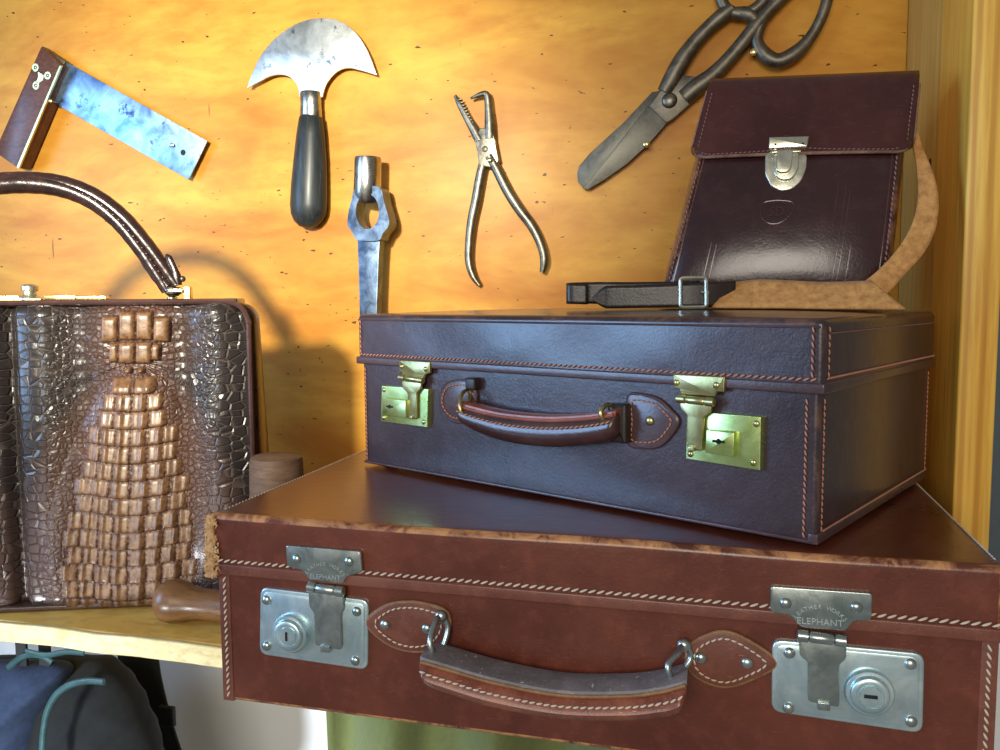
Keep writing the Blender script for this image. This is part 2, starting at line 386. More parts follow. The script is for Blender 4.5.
# torn corner at the left end of the lid: raw fibres curling out
tr = M(); r2 = random.Random(3)
cx, cy = -hx, -hy
def tornf(q):
    x, y, z = q; k = math.sin(z*420)*.0011+math.sin(z*910+1)*.0008+math.sin(z*1700+y*900)*.0005
    return np.array([x+k-(.0035 if x < cx-.001 else 0)*max(0, 1-(z-(HA-AL))/AL), y+.0008*math.sin(z*700+x*800), z])
rbox(tr, cx-.0045, cx+.0035, cy-.0022, cy+.004, HA-AL-.004, HA-.001, .0016, 2, (2, 2, 44), tornf)
for k in range(70):
    z = HA-.003-AL*r2.random(); x = cx+r2.uniform(-.006, .007); d1 = r2.uniform(-1, 1)
    p0 = np.array([x, cy-.0016, z]); p1 = p0+np.array([d1*.002, -.0012, r2.uniform(-.003, .003)]); p2 = p1+np.array([d1*.002, -.0002, r2.uniform(-.003, .002)])
    w0 = r2.uniform(.0005, .0013); tube(tr, [p0, p1, p2], [w0, w0*.8, w0*.2], 5, flat=.4)
for k in range(12):
    t = k/12; tube(tr, [(cx+.001+.022*t, cy+.001+.02*t, HA-.0022), (cx+.002+.022*t, cy+.003+.02*t, HA-.0016), (cx+.004+.022*t, cy+.006+.02*t, HA-.0022)], [.0022*(1-t*.7)]*3, 6)
obj('frayed_corner', tr, M_tan_edge, lidA)['label'] = 'torn tan frayed leather corner'
for k in range(3):
    tr = M(); x = hx-.001+r2.uniform(-.004, .001); z = HA-.012-k*.014
    tube(tr, [(x, cy-.0005, z), (x+r2.uniform(-.003, .003), cy-.0012, z+r2.uniform(-.004, .004)), (x+r2.uniform(-.004, .004), cy, z+.003)], [.0008, .0012, .0004], 5)
    obj('scuffed_patch', tr, M_tan_edge, lidA)

def rivet(parent, p, y, r, mat, name='rivet'):
    return obj(name, dome(M(), p[0], y, p[1], r, r*.62), mat, parent)
def suitcase_lock(parent, f, yb, yl, d, mat_plate, mat_hasp, mirror):
    """d: pixel outlines of one latch; yb body face, yl lid face"""
    L = empty('lock', (0, 0, 0)); L.parent = parent
    out = fillet([f(*p) for p in d['plate']], d['rp'], 5)
    obj('lock_plate', plate(M(), out, yb+.001, yb-d['tp'], d.get('bp', .0009), 3), mat_plate, L)
    if 'step' in d:
        c = np.mean([f(*p) for p in d['plate']], axis=0); inn = fillet([c+(np.array(f(*p))-c)*np.array([.935, .90]) for p in d['plate']], d['rp']*.8, 5)
        obj('plate_panel', plate(M(), inn, yb-d['tp']+.0002, yb-d['tp']-.0006, .0005, 2), mat_plate, L)
    yp = yb-d['tp']-(.0006 if 'step' in d else 0)
    hs = fillet([f(*p) for p in d['hasp']], d['rh'], 4)
    obj('hasp_plate', plate(M(), hs, yl+.001, yl-.0022, .0009, 3), mat_hasp, L)
    for p in d['rv']: rivet(L, f(*p), yp+.0002, d['rr'], mat_hasp)
    for p in d['rl']: rivet(L, f(*p), yl-.0020, d['rr'], mat_hasp)
    a, b = [np.array(f(*p)) for p in d['barrel']]; yq = min(yl, yp)-.0026; rb = d['rb']
    for t0, t1, rr in ((0, .24, rb), (.25, .75, rb*.94), (.76, 1, rb)):
        p = a+(b-a)*t0; q = a+(b-a)*t1; h = np.linalg.norm(q-p)
        ax = ((q-p)[0], 0, (q-p)[1])
        obj('hinge_knuckle', lathe(M(), [(rr*.8, 0), (rr, h*.08), (rr, h*.92), (rr*.8, h)], (p[0], yq, p[1]), ax, 18), mat_hasp, L)
    tg = fillet([f(*p) for p in d['tongue']], d['rt'], 4)
    obj('latch_tongue', plate(M(), tg, yp-.0012, yp-.0034, .0008, 3), mat_hasp, L)
    p = f(*d['catch']); obj('catch', rbox(M(), p[0]-d['rr']*1.0, p[0]+d['rr']*1.0, yp-.0052, yp-.0005, p[1]-d['rr']*.7, p[1]+d['rr']*.7, .0007, 3), mat_hasp, L)
    return L, yp
dR = dict(plate=[(772, 638), (924, 652), (922, 732), (771, 710)], rp=.0075, tp=.0028, step=1, bp=.0012,
    hasp=[(770, 583), (871, 590), (870, 617), (852, 617.5), (844, 628), (800, 624), (789, 611.5), (770, 609)], rh=.0025,
    rv=[(789, 651), (909.5, 662), (788, 705.6), (910, 719)], rl=[(785, 600), (855, 604)], rr=.0040,
    barrel=[(796, 631), (845, 637)], rb=.0042, tongue=[(798, 634), (845, 639), (845, 655), (838, 661), (838, 703), (807, 697), (807, 658), (799, 652)], rt=.0022, catch=(822.5, 701))
dL = dict(plate=[(262, 586), (370, 599), (369, 669), (261, 653)], rp=.0075, tp=.0028, step=1, bp=.0012,
    hasp=[(289.5, 543), (364, 549), (365.5, 570), (350, 574), (346.5, 581), (313, 577.5), (306, 568), (291, 564)], rh=.0025,
    rv=[(268.6, 598.6), (358.6, 610), (268.6, 644.4), (357, 659)], rl=[(300.6, 556.6), (352.6, 559)], rr=.0040,
    barrel=[(312, 583.5), (348, 589)], rb=.0042, tongue=[(312, 586), (347, 591), (347, 606), (344, 612), (344.5, 647), (319, 642), (317.5, 610), (313, 604)], rt=.0022, catch=(329.5, 645))
for d, cyl, sl in ((dL, (293.5, 631), (.0012, .0040)), (dR, (868, 689), (.0058, .0013))):
    L, yp = suitcase_lock(A, fa, yA, yAl-.0012, d, M_nickel, M_nickel2, 1)
    c = fa(*cyl)
    cylm = M(); lathe(cylm, [(.0158, 0), (.0158, .0030), (.0148, .0042), (.0128, .0044), (.0122, .0070), (.0112, .0078), (.0088, .0078), (.0084, .0070), (.0072, .0070), (.0068, .0084), (.0001, .0086)], (c[0], yp+.0003, c[1]), (0, -1, 0), 40)
    cy_ = obj('lock_cylinder', cylm, M_nickel, L)
    obj('keyhole', rbox(M(), c[0]-sl[0]*.72, c[0]+sl[0]*.72, yp-.0090, yp-.0078, c[1]-sl[1]*.9, c[1]+sl[1]*.9, .0003, 1), M_hole, cy_)
    # stamped lettering on the hasp plate
    k0, k1 = (fa(797, 617.2), fa(841, 620.2)) if d is dR else (fa(311, 573.2), fa(347, 576))
    k0 = np.array(k0); k1 = np.array(k1); cc = (k0+k1)/2; wd = np.linalg.norm(k1-k0); u = (k1-k0)/wd; v = np.array([-u[1], u[0]]); yy = yAl-.0012-.0023
    tm = M()
    text_mesh(tm, 'ELEPHANT', .0062 if d is dR else .0056, lambda x, y, z: (cc[0]+u[0]*x+v[0]*y, yy-z, cc[1]+u[1]*x+v[1]*y))
    word = 'LEATHER WORKS'; R_ = .020; c2 = cc+v*(-.0095)
    for i, ch in enumerate(word):
        if ch == ' ': continue
        an = (i-(len(word)-1)/2)*.15
        def fn(x, y, z, an=an):
            X = x*math.cos(an)+(y+R_)*math.sin(an); Y = -x*math.sin(an)+(y+R_)*math.cos(an)
            return (c2[0]+u[0]*X+v[0]*Y, yy-z, c2[1]+u[1]*X+v[1]*Y)
        text_mesh(tm, ch, .0040, fn)
    obj('stamped_lettering', tm, M_engrave, L, smooth=False)

# handle tabs, rings and grip of the brown suitcase
def leaf_tab(parent, pts, rv, f, y, mat, thick=.0032, thr=M_threadA, pitch=.0046, inset=.80, rr=.0042, closed=True, edge=None, rmat=None):
    P = [np.array(f(*p)) for p in pts]; T = cat(P, 5, True)
    t = obj('handle_tab', plate(M(), T, y+.0015, y-thick, .0009, 3), mat, parent)
    c = np.mean(T, axis=0); s = M()
    Q = [c+(p-c)*inset for p in T]+[c+(T[0]-c)*inset]
    stitches(s, [(q[0], y-thick-.0001, q[1]) for q in Q], (0, -1, 0), pitch, pitch*.85, .0007, .15); obj('tab_stitching', s, thr, t)
    # raw skived edge
    e = M(); tube(e, [(p[0], y-thick*.45, p[1]) for p in T], thick*.5, 8, True); obj('tab_edge', e, edge or M_tan_dark, t)
    for p in rv: rivet(t, f(*p), y-thick-.0001, rr, rmat or M_nickel2)
    return t
leaf_tab(A, [(368, 622), (385, 606), (407, 601.5), (430, 604), (448, 612), (449, 630), (436, 646), (413, 650), (388, 642)], [(386.5, 623), (428, 627)], fa, yA, M_brown_plain)
leaf_tab(A, [(776, 662), (752, 642), (725, 631), (700, 638), (688, 650), (690, 668), (705, 680), (728, 685), (755, 676)], [(701, 656), (747, 661)], fa, yA, M_brown_plain)
def a3(px, py, off): p = fa(px, py, off); return np.array([p[0], yA-off, p[1]])
for top, bot, sx in (((441, 616), (433, 655), 1), ((684, 645), (671, 679), -1)):
    r = M(); t = a3(*top, .006); b = a3(*bot, .026)
    # D-shaped ring: goes out from the tab over the grip end
    pts = cat([t, a3(top[0]-6, top[1]+8, .016), a3(bot[0]-3, bot[1]-14, .026), b, a3(bot[0]+1, bot[1]+6, .020), a3(bot[0]+9, bot[1]-6, .010), a3(top[0]+7, top[1]+12, .004)], 6, True)
    tube(r, pts, .0023, 10, True); dome(r, t[0], t[1]-.001, t[2], .0050, .0036)
    obj('handle_ring', r, M_nickel2, A)
offs = .026
top = [(421, 658), (433, 661), (450, 666), (496, 679), (560, 691), (624, 692), (660, 688), (676, 684), (687, 681)]
bot = [(421, 676), (433, 687), (454, 695), (496, 708), (560, 719), (624, 721), (660, 718), (676, 715), (686, 705)]
def handle(parent, f3, top, bot, off, depth, mats, thr, roundness=.5, lining=True):
    T = cat([f3(*p, off) for p in top], 6); B = cat([f3(*p, off) for p in bot], 6); n = len(T)
    body = M(); lin = M(); ed = M(); V = []; prof = []
    # profile around: top-back, top-front lip, bulging front, bottom, back
    K = [(0.0, 1.0), (0.0, .02), (.10, -.12), (.30, -.34), (.55, -.42), (.80, -.30), (.96, 0.0), (1.0, .35), (.94, .75), (.7, .98), (.3, 1.02)]
    F = []; m = len(K)
    for i in range(n):
        e = min(1, .35+.65*math.sin(math.pi*min(1, min(i, n-1-i)/(.10*n))/2)) if min(i, n-1-i) < .10*n else 1
        h = B[i]-T[i]
        for a, b in K:
            c = T[i]+h*.5; p = T[i]+h*a; p = c+(p-c)*(1 if lining else 1)
            V.append(p+np.array([0, 1, 0])*(b*depth*e))
    for i in range(n-1):
        for k in range(m): F.append((i*m+k, i*m+(k+1) % m, (i+1)*m+(k+1) % m, (i+1)*m+k))
    F += [tuple(range(m)), tuple((n-1)*m+k for k in range(m))]
    body.add(V, F); g = obj('handle_grip', body, mats[0], parent)
    V = []; F = []
    for i in range(n):
        e = 1 if min(i, n-1-i) > .08*n else .5+.5*min(i, n-1-i)/(.08*n)
        for dz, dy in ((.0012, 1.06), (.0026, .9), (.0030, .5), (.0028, .12), (.0018, -.10), (-.0012, -.16), (-.0028, -.10), (-.0026, .2), (-.002, 1.0)):
            V.append(T[i]+np.array([0, dy*depth*e, dz]))
    m = 9
    for i in range(n-1):
        for k in range(m): F.append((i*m+k, i*m+(k+1) % m, (i+1)*m+(k+1) % m, (i+1)*m+k))
    F += [tuple(range(m)), tuple((n-1)*m+k for k in range(m))]
    lin.add(V, F); obj('grip_lining', lin, mats[1], g)
    s = M(); stitches(s, [T[i]+(B[i]-T[i])*.30+np.array([0, -.37*depth, 0]) for i in range(2, n-2)], (0, -1, 0), .0050, .0046, .0008, .25); obj('grip_stitching', s, thr, g)
    e_ = M(); tube(e_, [T[i]+np.array([0, -.15*depth, -.0012]) for i in range(1, n-1)], .0014, 8); obj('grip_edge', e_, mats[2], g)
    return g
gA = handle(A, a3, top, bot, .034, .026, (M_grip, M_griplining, M_tan_dark), M_threadA)

# ------------------------------------------------------------------ aubergine suitcase (case B)
BX, BY, BA, BW, BD, BH, BL, BO = .063, .597, -.4442, .4708, .2825, .1574, .0504, .0033
ub = np.array([math.cos(BA), math.sin(BA), 0]); vb = np.array([-math.sin(BA), math.cos(BA), 0])
b0 = np.array([BX, BY, HA])-ub*BW/2+vb*BD/2
ZB = HA+.0008
Bc = empty('dark_suitcase', (b0[0], b0[1], ZB), BA)
tag(Bc, 'smaller dark aubergine leather suitcase with green brass locks, standing on the brown suitcase', 'suitcase')
def tolocal(p):
    d = np.array(p)-np.array([b0[0], b0[1], ZB]); return np.array([d@ub, d@vb, d[2]])
def fb(px, py, off=0.0):
    p = tolocal(at(px, py, b0-vb*(BD/2+off), vb)); return (p[0], p[2])
def b3(px, py, off): p = fb(px, py, off); return np.array([p[0], -BD/2-off, p[1]])
bx, by = BW/2, BD/2; lx, ly = bx+BO, by+BO; zl = BH-BL
obj('body', rbox(M(), -bx, bx, -by, by, .0022, zl+.012, .004, 4, (50, 30, 12)), M_aub, Bc)
def domeB(q):
    q = np.array(q); 
    if q[2] > BH-.012:
        t = (q[2]-(BH-.012))/.012; q[2] += .0040*t*max(0, 1-(q[0]/lx)**4)*max(0, 1-(q[1]/ly)**4)
    if q[1] < -ly+.01: q[1] += .0006*math.sin(q[0]*40)*math.sin(q[2]*60)
    return q
lidB = obj('lid', rbox(M(), -lx, lx, -ly, ly, zl, BH, .0050, 4, (70, 40, 14), domeB), M_aub, Bc)
rm = M(); rbox(rm, -lx-.0012, lx+.0012, -ly-.0014, ly+.0012, zl-.0005, zl+.0070, .0014, 2, (30, 20, 1)); obj('lid_rim', rm, M_aub_trim, Bc)
z1 = zl+.0092; e = .0004
def seam(name, par, thr, *a_, **k_): obj(name, stitches(M(), *a_, **k_), thr, par)
seam('stitching', lidB, M_threadB, [(-lx+.004, -ly-e, z1), (lx-.004, -ly-e, z1)], (0, -1, 0), .0050, .0046, .00075, .45)
seam('stitching', lidB, M_threadB, [(lx+e, -ly+.004, z1+.001), (lx+e, ly-.004, z1+.001)], (1, 0, 0), .0050, .0044, .0007, .3)
for x in (-lx+.0065, lx-.0075): seam('corner_stitching', lidB, M_threadB, [(x, -ly-e, zl+.010), (x, -ly-e, BH-.005)], (0, -1, 0), .0046, .0042, .0007, .3)
seam('corner_stitching', lidB, M_threadB, [(lx+e, -ly+.0065, zl+.010), (lx+e, -ly+.0065, BH-.005)], (1, 0, 0), .0046, .0042, .0006, .3)
seam('stitching', lidB, M_threadC, [(lx+e, -ly+.008, BH-.010), (lx+e, ly-.006, BH-.010)], (1, 0, 0), .0042, .0034, .0005, .1)
for x in (-bx+.0055, bx-.0085): seam('body_stitching', Bc, M_threadB, [(x, -by-.0003, .006), (x, -by-.0003, zl-.004)], (0, -1, 0), .0044, .004, .0007, .35)
for y in (-by+.007, by-.006): seam('body_stitching', Bc, M_threadB, [(bx+.0003, y, .010), (bx+.0003, y, zl-.004)], (1, 0, 0), .0044, .004, .0006, .2)
seam('body_stitching', Bc, M_threadB, [(bx+.0016, -by+.006, .0115), (bx+.0016, by-.006, .0115)], (1, 0, 0), .0048, .0044, .0007, .2)
wl = M(); rbox(wl, bx-.006, bx+.0014, -by-.0008, by-.003, .0024, .0100, .0012, 2, (1, 8, 1)); obj('bottom_welt', wl, M_aub_trim, Bc)
wl = M(); rbox(wl, -bx, bx, -by-.0008, -by+.004, .0024, .0052, .0010, 2, (8, 1, 1))
obj('bottom_welt', wl, M_aub_trim, Bc)
tp = M(); tube(tp, [(-lx+.003, -ly-.0001, BH-.0058), (lx-.003, -ly-.0001, BH-.0058)], .0009, 8); obj('lid_piping', tp, M_aub_trim, lidB)
for x, y in ((-bx+.02, -by+.02), (bx-.02, -by+.02), (-bx+.02, by-.02), (bx-.02, by-.02)):
    obj('foot', lathe(M(), [(.004, 0), (.0065, .0006), (.0065, .0026)], (x, y, .0001), (0, 0, 1), 16), M_hole, Bc)
eR = dict(plate=[(690, 410), (764, 416), (763, 469.5), (689, 458)], rp=.0008, tp=.0052, bp=.0006,
    hasp=[(677, 373.5), (729, 376), (728, 391.5), (721, 391), (719, 396), (684.5, 393.5), (683.5, 388.5), (677.5, 388)], rh=.0006,
    rv=[(759.5, 423), (756.5, 461.5), (693.8, 453)], rl=[(681, 382), (720.5, 384.5)], rr=.0026,
    barrel=[(682, 397.5), (719.5, 401.5)], rb=.0033, tongue=[(685, 399), (717, 402.5), (716, 411), (709, 416), (707, 449.5), (692, 446), (692.5, 414), (685.5, 407.5)], rt=.0016, catch=(697, 447))
eL = dict(plate=[(385.5, 385), (432, 388.5), (431, 427), (384.5, 420.8)], rp=.0008, tp=.0052, bp=.0006,
    hasp=[(403, 359.5), (434.7, 361.5), (434.5, 373), (430, 374), (428.5, 378), (407.5, 376), (406.5, 372), (404, 371.5)], rh=.0006,
    rv=[(388, 389.5), (387.4, 417), (427.5, 421.5)], rl=[(406.5, 366), (430.5, 368.5)], rr=.0026,
    barrel=[(405.5, 376.5), (429, 380)], rb=.0033, tongue=[(408, 380), (427.5, 382), (427, 388), (423, 393), (423, 418), (414, 416.5), (413.5, 392), (408.5, 387)], rt=.0014, catch=(418, 416.5))
for d, bx_, kh in ((eL, [(391, 397), (414, 399.5), (414, 417), (390.5, 413.8)], (398, 405.5)), (eR, [(713, 428), (741, 430.5), (740, 455), (712, 450.5)], (725.5, 439.5))):
    L, yp = suitcase_lock(Bc, fb, -by, -ly-.0012, d, M_brass, M_brass2, 1)
    bxm = obj('lock_case', plate(M(), fillet([fb(*p) for p in bx_], .0006, 2), yp+.0003, yp-.0060, .0007, 2), M_brass, L)
    k = fb(*kh); hm = M(); rbox(hm, k[0]-.0050, k[0]+.0050, yp-.0062, yp-.0052, k[1]-.0010, k[1]+.0010, .0003, 1)
    lathe(hm, [(.0021, 0), (.0021, .001)], (k[0], yp-.0052, k[1]), (0, -1, 0), 12)
    obj('keyhole', hm, M_hole, bxm)
# tabs of the dark suitcase handle
leaf_tab(Bc, [(441.5, 400), (446, 386), (456, 381), (470, 381.5), (477, 390), (476, 410), (468, 421), (455, 421), (445, 412)], [], fb, -by, M_aub_trim, thr=M_threadB, edge=M_aub_trim, pitch=.004)
leaf_tab(Bc, [(630, 396), (645, 395.5), (660, 400), (672, 411), (679, 421), (672, 434), (660, 445), (645, 447), (630, 443), (630.5, 420)], [(652, 420.5)], fb, -by, M_aub_trim, thr=M_threadB, edge=M_aub_trim, pitch=.004, rr=.0038, rmat=M_brass2)
topb = [(458, 404), (468, 407), (500, 414.5), (540, 418.5), (575, 418), (605, 415), (616, 413)]
botb = [(459, 418), (468, 428), (500, 441), (540, 447.5), (575, 447), (605, 442), (616, 436)]
gB = handle(Bc, b3, topb, botb, .020, .014, (M_darkgrip, M_redtop, M_redtop), M_threadB)
for c1, c2 in (((468, 391), (460, 405)), ((617, 407), (601, 411))):
    r = M(); P = cat([b3(*c1, .004), b3((c1[0]+c2[0])/2-2, (c1[1]+c2[1])/2-4, .016), b3(*c2, .024), b3(c2[0]+3, c2[1]+9, .022), b3(c1[0]+1, c1[1]+10, .008)], 6, True)
    tube(r, P, .0019, 10, True); obj('handle_ring', r, M_brass2, Bc)
r = M(); q = [fb(615, 402), fb(634, 403), fb(634, 442), fb(616, 440)]
plate(r, fillet(q, .0015, 3), -by+.001, -by-.0125, .0025, 3); obj('handle_loop', r, M_belt, Bc)
r = M(); q = b3(473, 383, .004); rbox(r, q[0]-.006, q[0]+.006, -by-.009, -by+.001, q[2]-.006, q[2]+.005, .002, 3); obj('handle_loop', r, M_belt, Bc)

# ------------------------------------------------------------------ satchel
S0 = np.array([.047, .83, ZB+BH+.0062])
S = empty('leather_satchel', tuple(S0)); tag(S, 'small glossy oxblood leather satchel with flap and push clasp, standing on the dark suitcase', 'satchel')
BLc, BRc = np.array([-.063, .800, 0.]), np.array([.138, .792, 0.]); TLc, TRc = np.array([-.013, .850, .2135]), np.array([.1600, .838, .2050])
SW, SD, SH = .194, .060, .226
def sat(x, y, z):
    u = x/SW; w_ = y/SD; v = z/SH
    p = (BLc*(1-u)+BRc*u)*(1-v)+(TLc*(1-u)+TRc*u)*v
    p = p+np.array([0, 1, 0])*w_*(.062*(1-v)+.046*v)
    b = math.sin(math.pi*min(1, max(0, v*1.02)))**.8 if 0 < v < .98 else 0
    uu = min(1, max(0, u)); vv = min(1, max(0, v))
    bul = math.sin(math.pi*uu)**.35*(math.sin(math.pi*vv**.72)**.9)*(1.15-vv*.6)
    p[1] -= .023*bul*(1-min(1, max(0, w_)))
    q = p.copy(); q[0] -= S0[0]; q[1] -= S0[1]; return q
obj('body', rbox(M(), 0, SW, 0, SD, 0, SH, .011, 4, (24, 6, 26), lambda q: sat(*q)), M_satchel, S)
def satf(u, z, off): return sat(u*SW, -off, z)+0*S0
def flap_pts():
    path = [(.050, SH+.0015), (.03, SH+.0028), (.012, SH+.0030), (.003, SH+.0016), (-.002, SH-.003), (-.0035, SH-.010)]
    for z in np.linspace(SH-.02, .161, 14): path.append((-.0045, z))
    n0 = len(path)
    for a in np.linspace(.12, 1.0, 10): path.append((-.0045, .161-.0135*math.sin(a*math.pi/2)))
    return path, n0
path, n0 = flap_pts(); NU = 48; V = []; F = []
def edge_u(i):
    if i < n0: return 1.0
    a = np.linspace(.12, 1.0, 10)[i-n0]; return 1-.17*(1-math.cos(a*math.pi/2))**1.2
for i, (y, z) in enumerate(path):
    e_ = edge_u(i)*1.045
    for j in range(NU+1):
        u = .5+(j/NU-.5)*e_; V.append(sat(u*SW, y, z))
for i in range(len(path)-1):
    for j in range(NU): F.append((i*(NU+1)+j, i*(NU+1)+j+1, (i+1)*(NU+1)+j+1, (i+1)*(NU+1)+j))
fm = M().add(V, F); fl = obj('flap', fm, M_satchel_flap, S); md = fl.modifiers.new('thickness', 'SOLIDIFY'); md.thickness = .0028; md.offset = 1
bpy.context.view_layer.update()
# flap edge stitching and raw edge
L1 = [V[i*(NU+1)] for i in range(5, len(path))]; L2 = [V[(len(path)-1)*(NU+1)+j] for j in range(1, NU)]; L3 = [V[i*(NU+1)+NU] for i in range(len(path)-1, 4, -1)]
loop = L1+L2+L3; cen = np.mean(np.array(loop), axis=0)
inn = [np.array(p)+(cen-np.array(p))/np.linalg.norm(cen-np.array(p))*.0055+np.array([0, -.0012, 0]) for p in loop]
inn = [np.array([p[0], p[1], p[2]]) for p in inn]
s = M(); stitches(s, inn, (0, -.97, .24), .0040, .003, .00055, .2, .0034); obj('flap_stitching', s, M_threadC, fl)
s = M(); tube(s, [np.array(p)+np.array([0, -.0010, 0]) for p in loop], .0017, 8); obj('flap_edge', s, leather('worn_flap_edge', (.14, .06, .04), (.30, .16, .10), .6, 0, None, scale=8), fl)
for u in (.035, .955): s = M(); stitches(s, [sat(u*SW, -.0002, z) for z in np.linspace(.010, .150, 30)], (0, -.97, .24), .0048, .0040, .0008, .25, .0002); obj('seam_stitching', s, M_threadC, S)
for u, z1_, r_ in ((.055, .15, .0009), (.935, .15, .0009), (.19, .062, .0007), (.215, .060, .0007), (.71, .115, .0007), (.745, .115, .0007), (.765, .11, .0007), (.80, .06, .0007)):
    obj('embossed_line', tube(M(), [sat(u*SW, .0003, z) for z in np.linspace(.008, z1_, 20)], r_, 6), M_satchel_plain, S)
# clasp
def sp(px, py, off): # point on the satchel's front near the clasp
    n_ = np.array([0, -.97, .24]); n_ /= np.linalg.norm(n_); base = sat(.55*SW, 0, .13)+S0*np.array([1, 1, 0])+np.array([0, 0, S0[2]])
    return at(px, py, base+n_*off, n_)-S0
def tilt_plate(name, px, off0, off1, mat, parent, rnd=0, bev=.0006):
    n_ = np.array([0, -.97, .24]); n_ /= np.linalg.norm(n_); up = np.array([0, .24, .97]); up /= np.linalg.norm(up); o = sp(785, 170, 0)
    P = [sp(*p, 0)-o for p in px]; out = [(p[0], p@up) for p in P]
    if rnd: out = fillet(out, rnd, 5)
    m = plate(M(), out, -off0, -off1, bev, 3); m.v = [tuple(o+np.array([x, 0, 0])+up*z+n_*(-y)) for x, y, z in m.v]
    return obj(name, m, mat, parent)
cl = empty('clasp', (0, 0, 0)); cl.parent = S
tilt_plate('shield_plate', [(765, 156), (772, 150), (800, 150), (807, 156), (806, 170), (801, 182), (792, 190), (781, 192), (771, 187), (765, 175)], -.002, .0022, M_palebrass, cl, .003, .0010)
tilt_plate('tongue_plate', [(769, 140), (808.5, 139), (806.5, 149), (768.5, 151)], .000, .0062, M_palebrass, cl, .0004)
tilt_plate('clasp_frame', [(773, 152), (799, 151), (798, 172), (792, 181), (781, 182.5), (773.5, 177)], .002, .0050, M_palebrass, cl, .004, .0012)
tilt_plate('push_tongue', [(776.5, 154), (792.5, 153.5), (790.5, 172), (787, 175.5), (779, 176), (775, 173)], .004, .0085, M_palebrass, cl, .002, .0010)
m = M(); p0, p1 = sp(772, 152.5, .006), sp(800.5, 151.5, .006); tube(m, [p0, p0*.5+p1*.5, p1], [.0016, .0024, .0016], 10); obj('clasp_bar', m, M_palebrass, cl)
for q in ((775.5, 144.5), (803, 143.5)):
    p = sp(*q, .0062); obj('rivet', dome(M(), p[0], p[1], p[2], .0010, .0006), M_hole, cl)
# embossed emblem
m = M(); n_ = np.array([0, -1, .05])
em = [(764, 203), (771, 201), (780, 201), (789, 203), (791, 209), (788, 217), (781, 222.5), (773, 223), (766, 218), (763, 210)]
def snap(px, py):
    lo, hi = .02, .14; best = None
    for z in np.linspace(.05, .12, 60):
        for u in np.linspace(.4, .7, 50):
            q = sat(u*SW, -.0002, z)+S0; d = q-EYEP; zz_ = d@Fv; a = 500+FPX*(d@Rv)/zz_; b = 375-FPX*(d@Uv)/zz_; e2 = (a-px)**2+(b-py)**2
            if best is None or e2 < best[0]: best = (e2, q-S0, u, z)
    return best
sb = snap(777, 212); uc, zc = sb[2], sb[3]; qc = sb[1]
ring = [sat(uc*SW+(p[0]-777)*.00101, -.0001, zc-(p[1]-212)*.00101) for p in cat(em, 4, True)]
tube(m, ring, .0006, 6, True)
text_mesh(m, 'SD', .0130, lambda x, y, z: tuple(sat(uc*SW+x*.85, -.0003-z, zc+y)))
obj('embossed_emblem', m, M_satchel_plain, S)
# side ring and shoulder strap
def s3(px, py, Y): return at(px, py, (0, Y, 0), (0, 1, 0))-S0
m = M(); P = cat([s3(905, 118, .835), s3(911, 117, .835), s3(914, 124, .835), s3(913, 133, .833), s3(907, 133, .833)], 5, True); tube(m, P, .0016, 8, True); obj('strap_ring', m, M_palebrass, S)
def ribbon(name, pairs, mat, th, parent, n=6):
    A_ = cat([p[0] for p in pairs], n); B_ = cat([p[1] for p in pairs], n); V = []; F = []; K = 7
    for a, b in zip(A_, B_):
        for k in range(K): V.append(a+(b-a)*k/(K-1))
    for i in range(len(A_)-1):
        for k in range(K-1): F.append((i*K+k, i*K+k+1, (i+1)*K+k+1, (i+1)*K+k))
    o = obj(name, M().add(V, F), mat, parent); md = o.modifiers.new('thickness', 'SOLIDIFY'); md.thickness = th; md.offset = 0; return o
pr = [((908, 122, .835), (915, 124, .835)), ((911, 140, .832), (920, 140, .832)), ((914, 152, .828), (924, 152, .828)), ((917, 172, .822), (933, 173, .820)), ((918, 195, .815), (938.5, 200, .812)), ((914, 218, .806), (935, 230, .803)),
      ((905, 238, .797), (923, 254, .793)), ((891, 257, .787), (906, 273, .783)), ((874, 274, .777), (891, 290, .773)), ((862, 283, .772), (880, 300, .768))]
ribbon('shoulder_strap', [(s3(*a), s3(*b)) for a, b in pr], M_suede, .0026, S)
zt = ZB+BH+.0048
def on_lid(px, py, Y): return at(px, py, (0, Y, 0), (0, 1, 0))-S0
pb = [((735, 283, .772), (712, 307.5, .752)), ((760, 280.5, .772), (745, 307.8, .750)), ((790, 281.5, .770), (785, 308, .748)), ((820, 283, .768), (825, 308.6, .746)), ((850, 282.5, .766), (868, 309, .742)), ((871, 281.5, .764), (905, 309.4, .738))]
o = ribbon('strap_end', [(on_lid(*a), on_lid(*b)) for a, b in pb], M_suede, .0030, S)
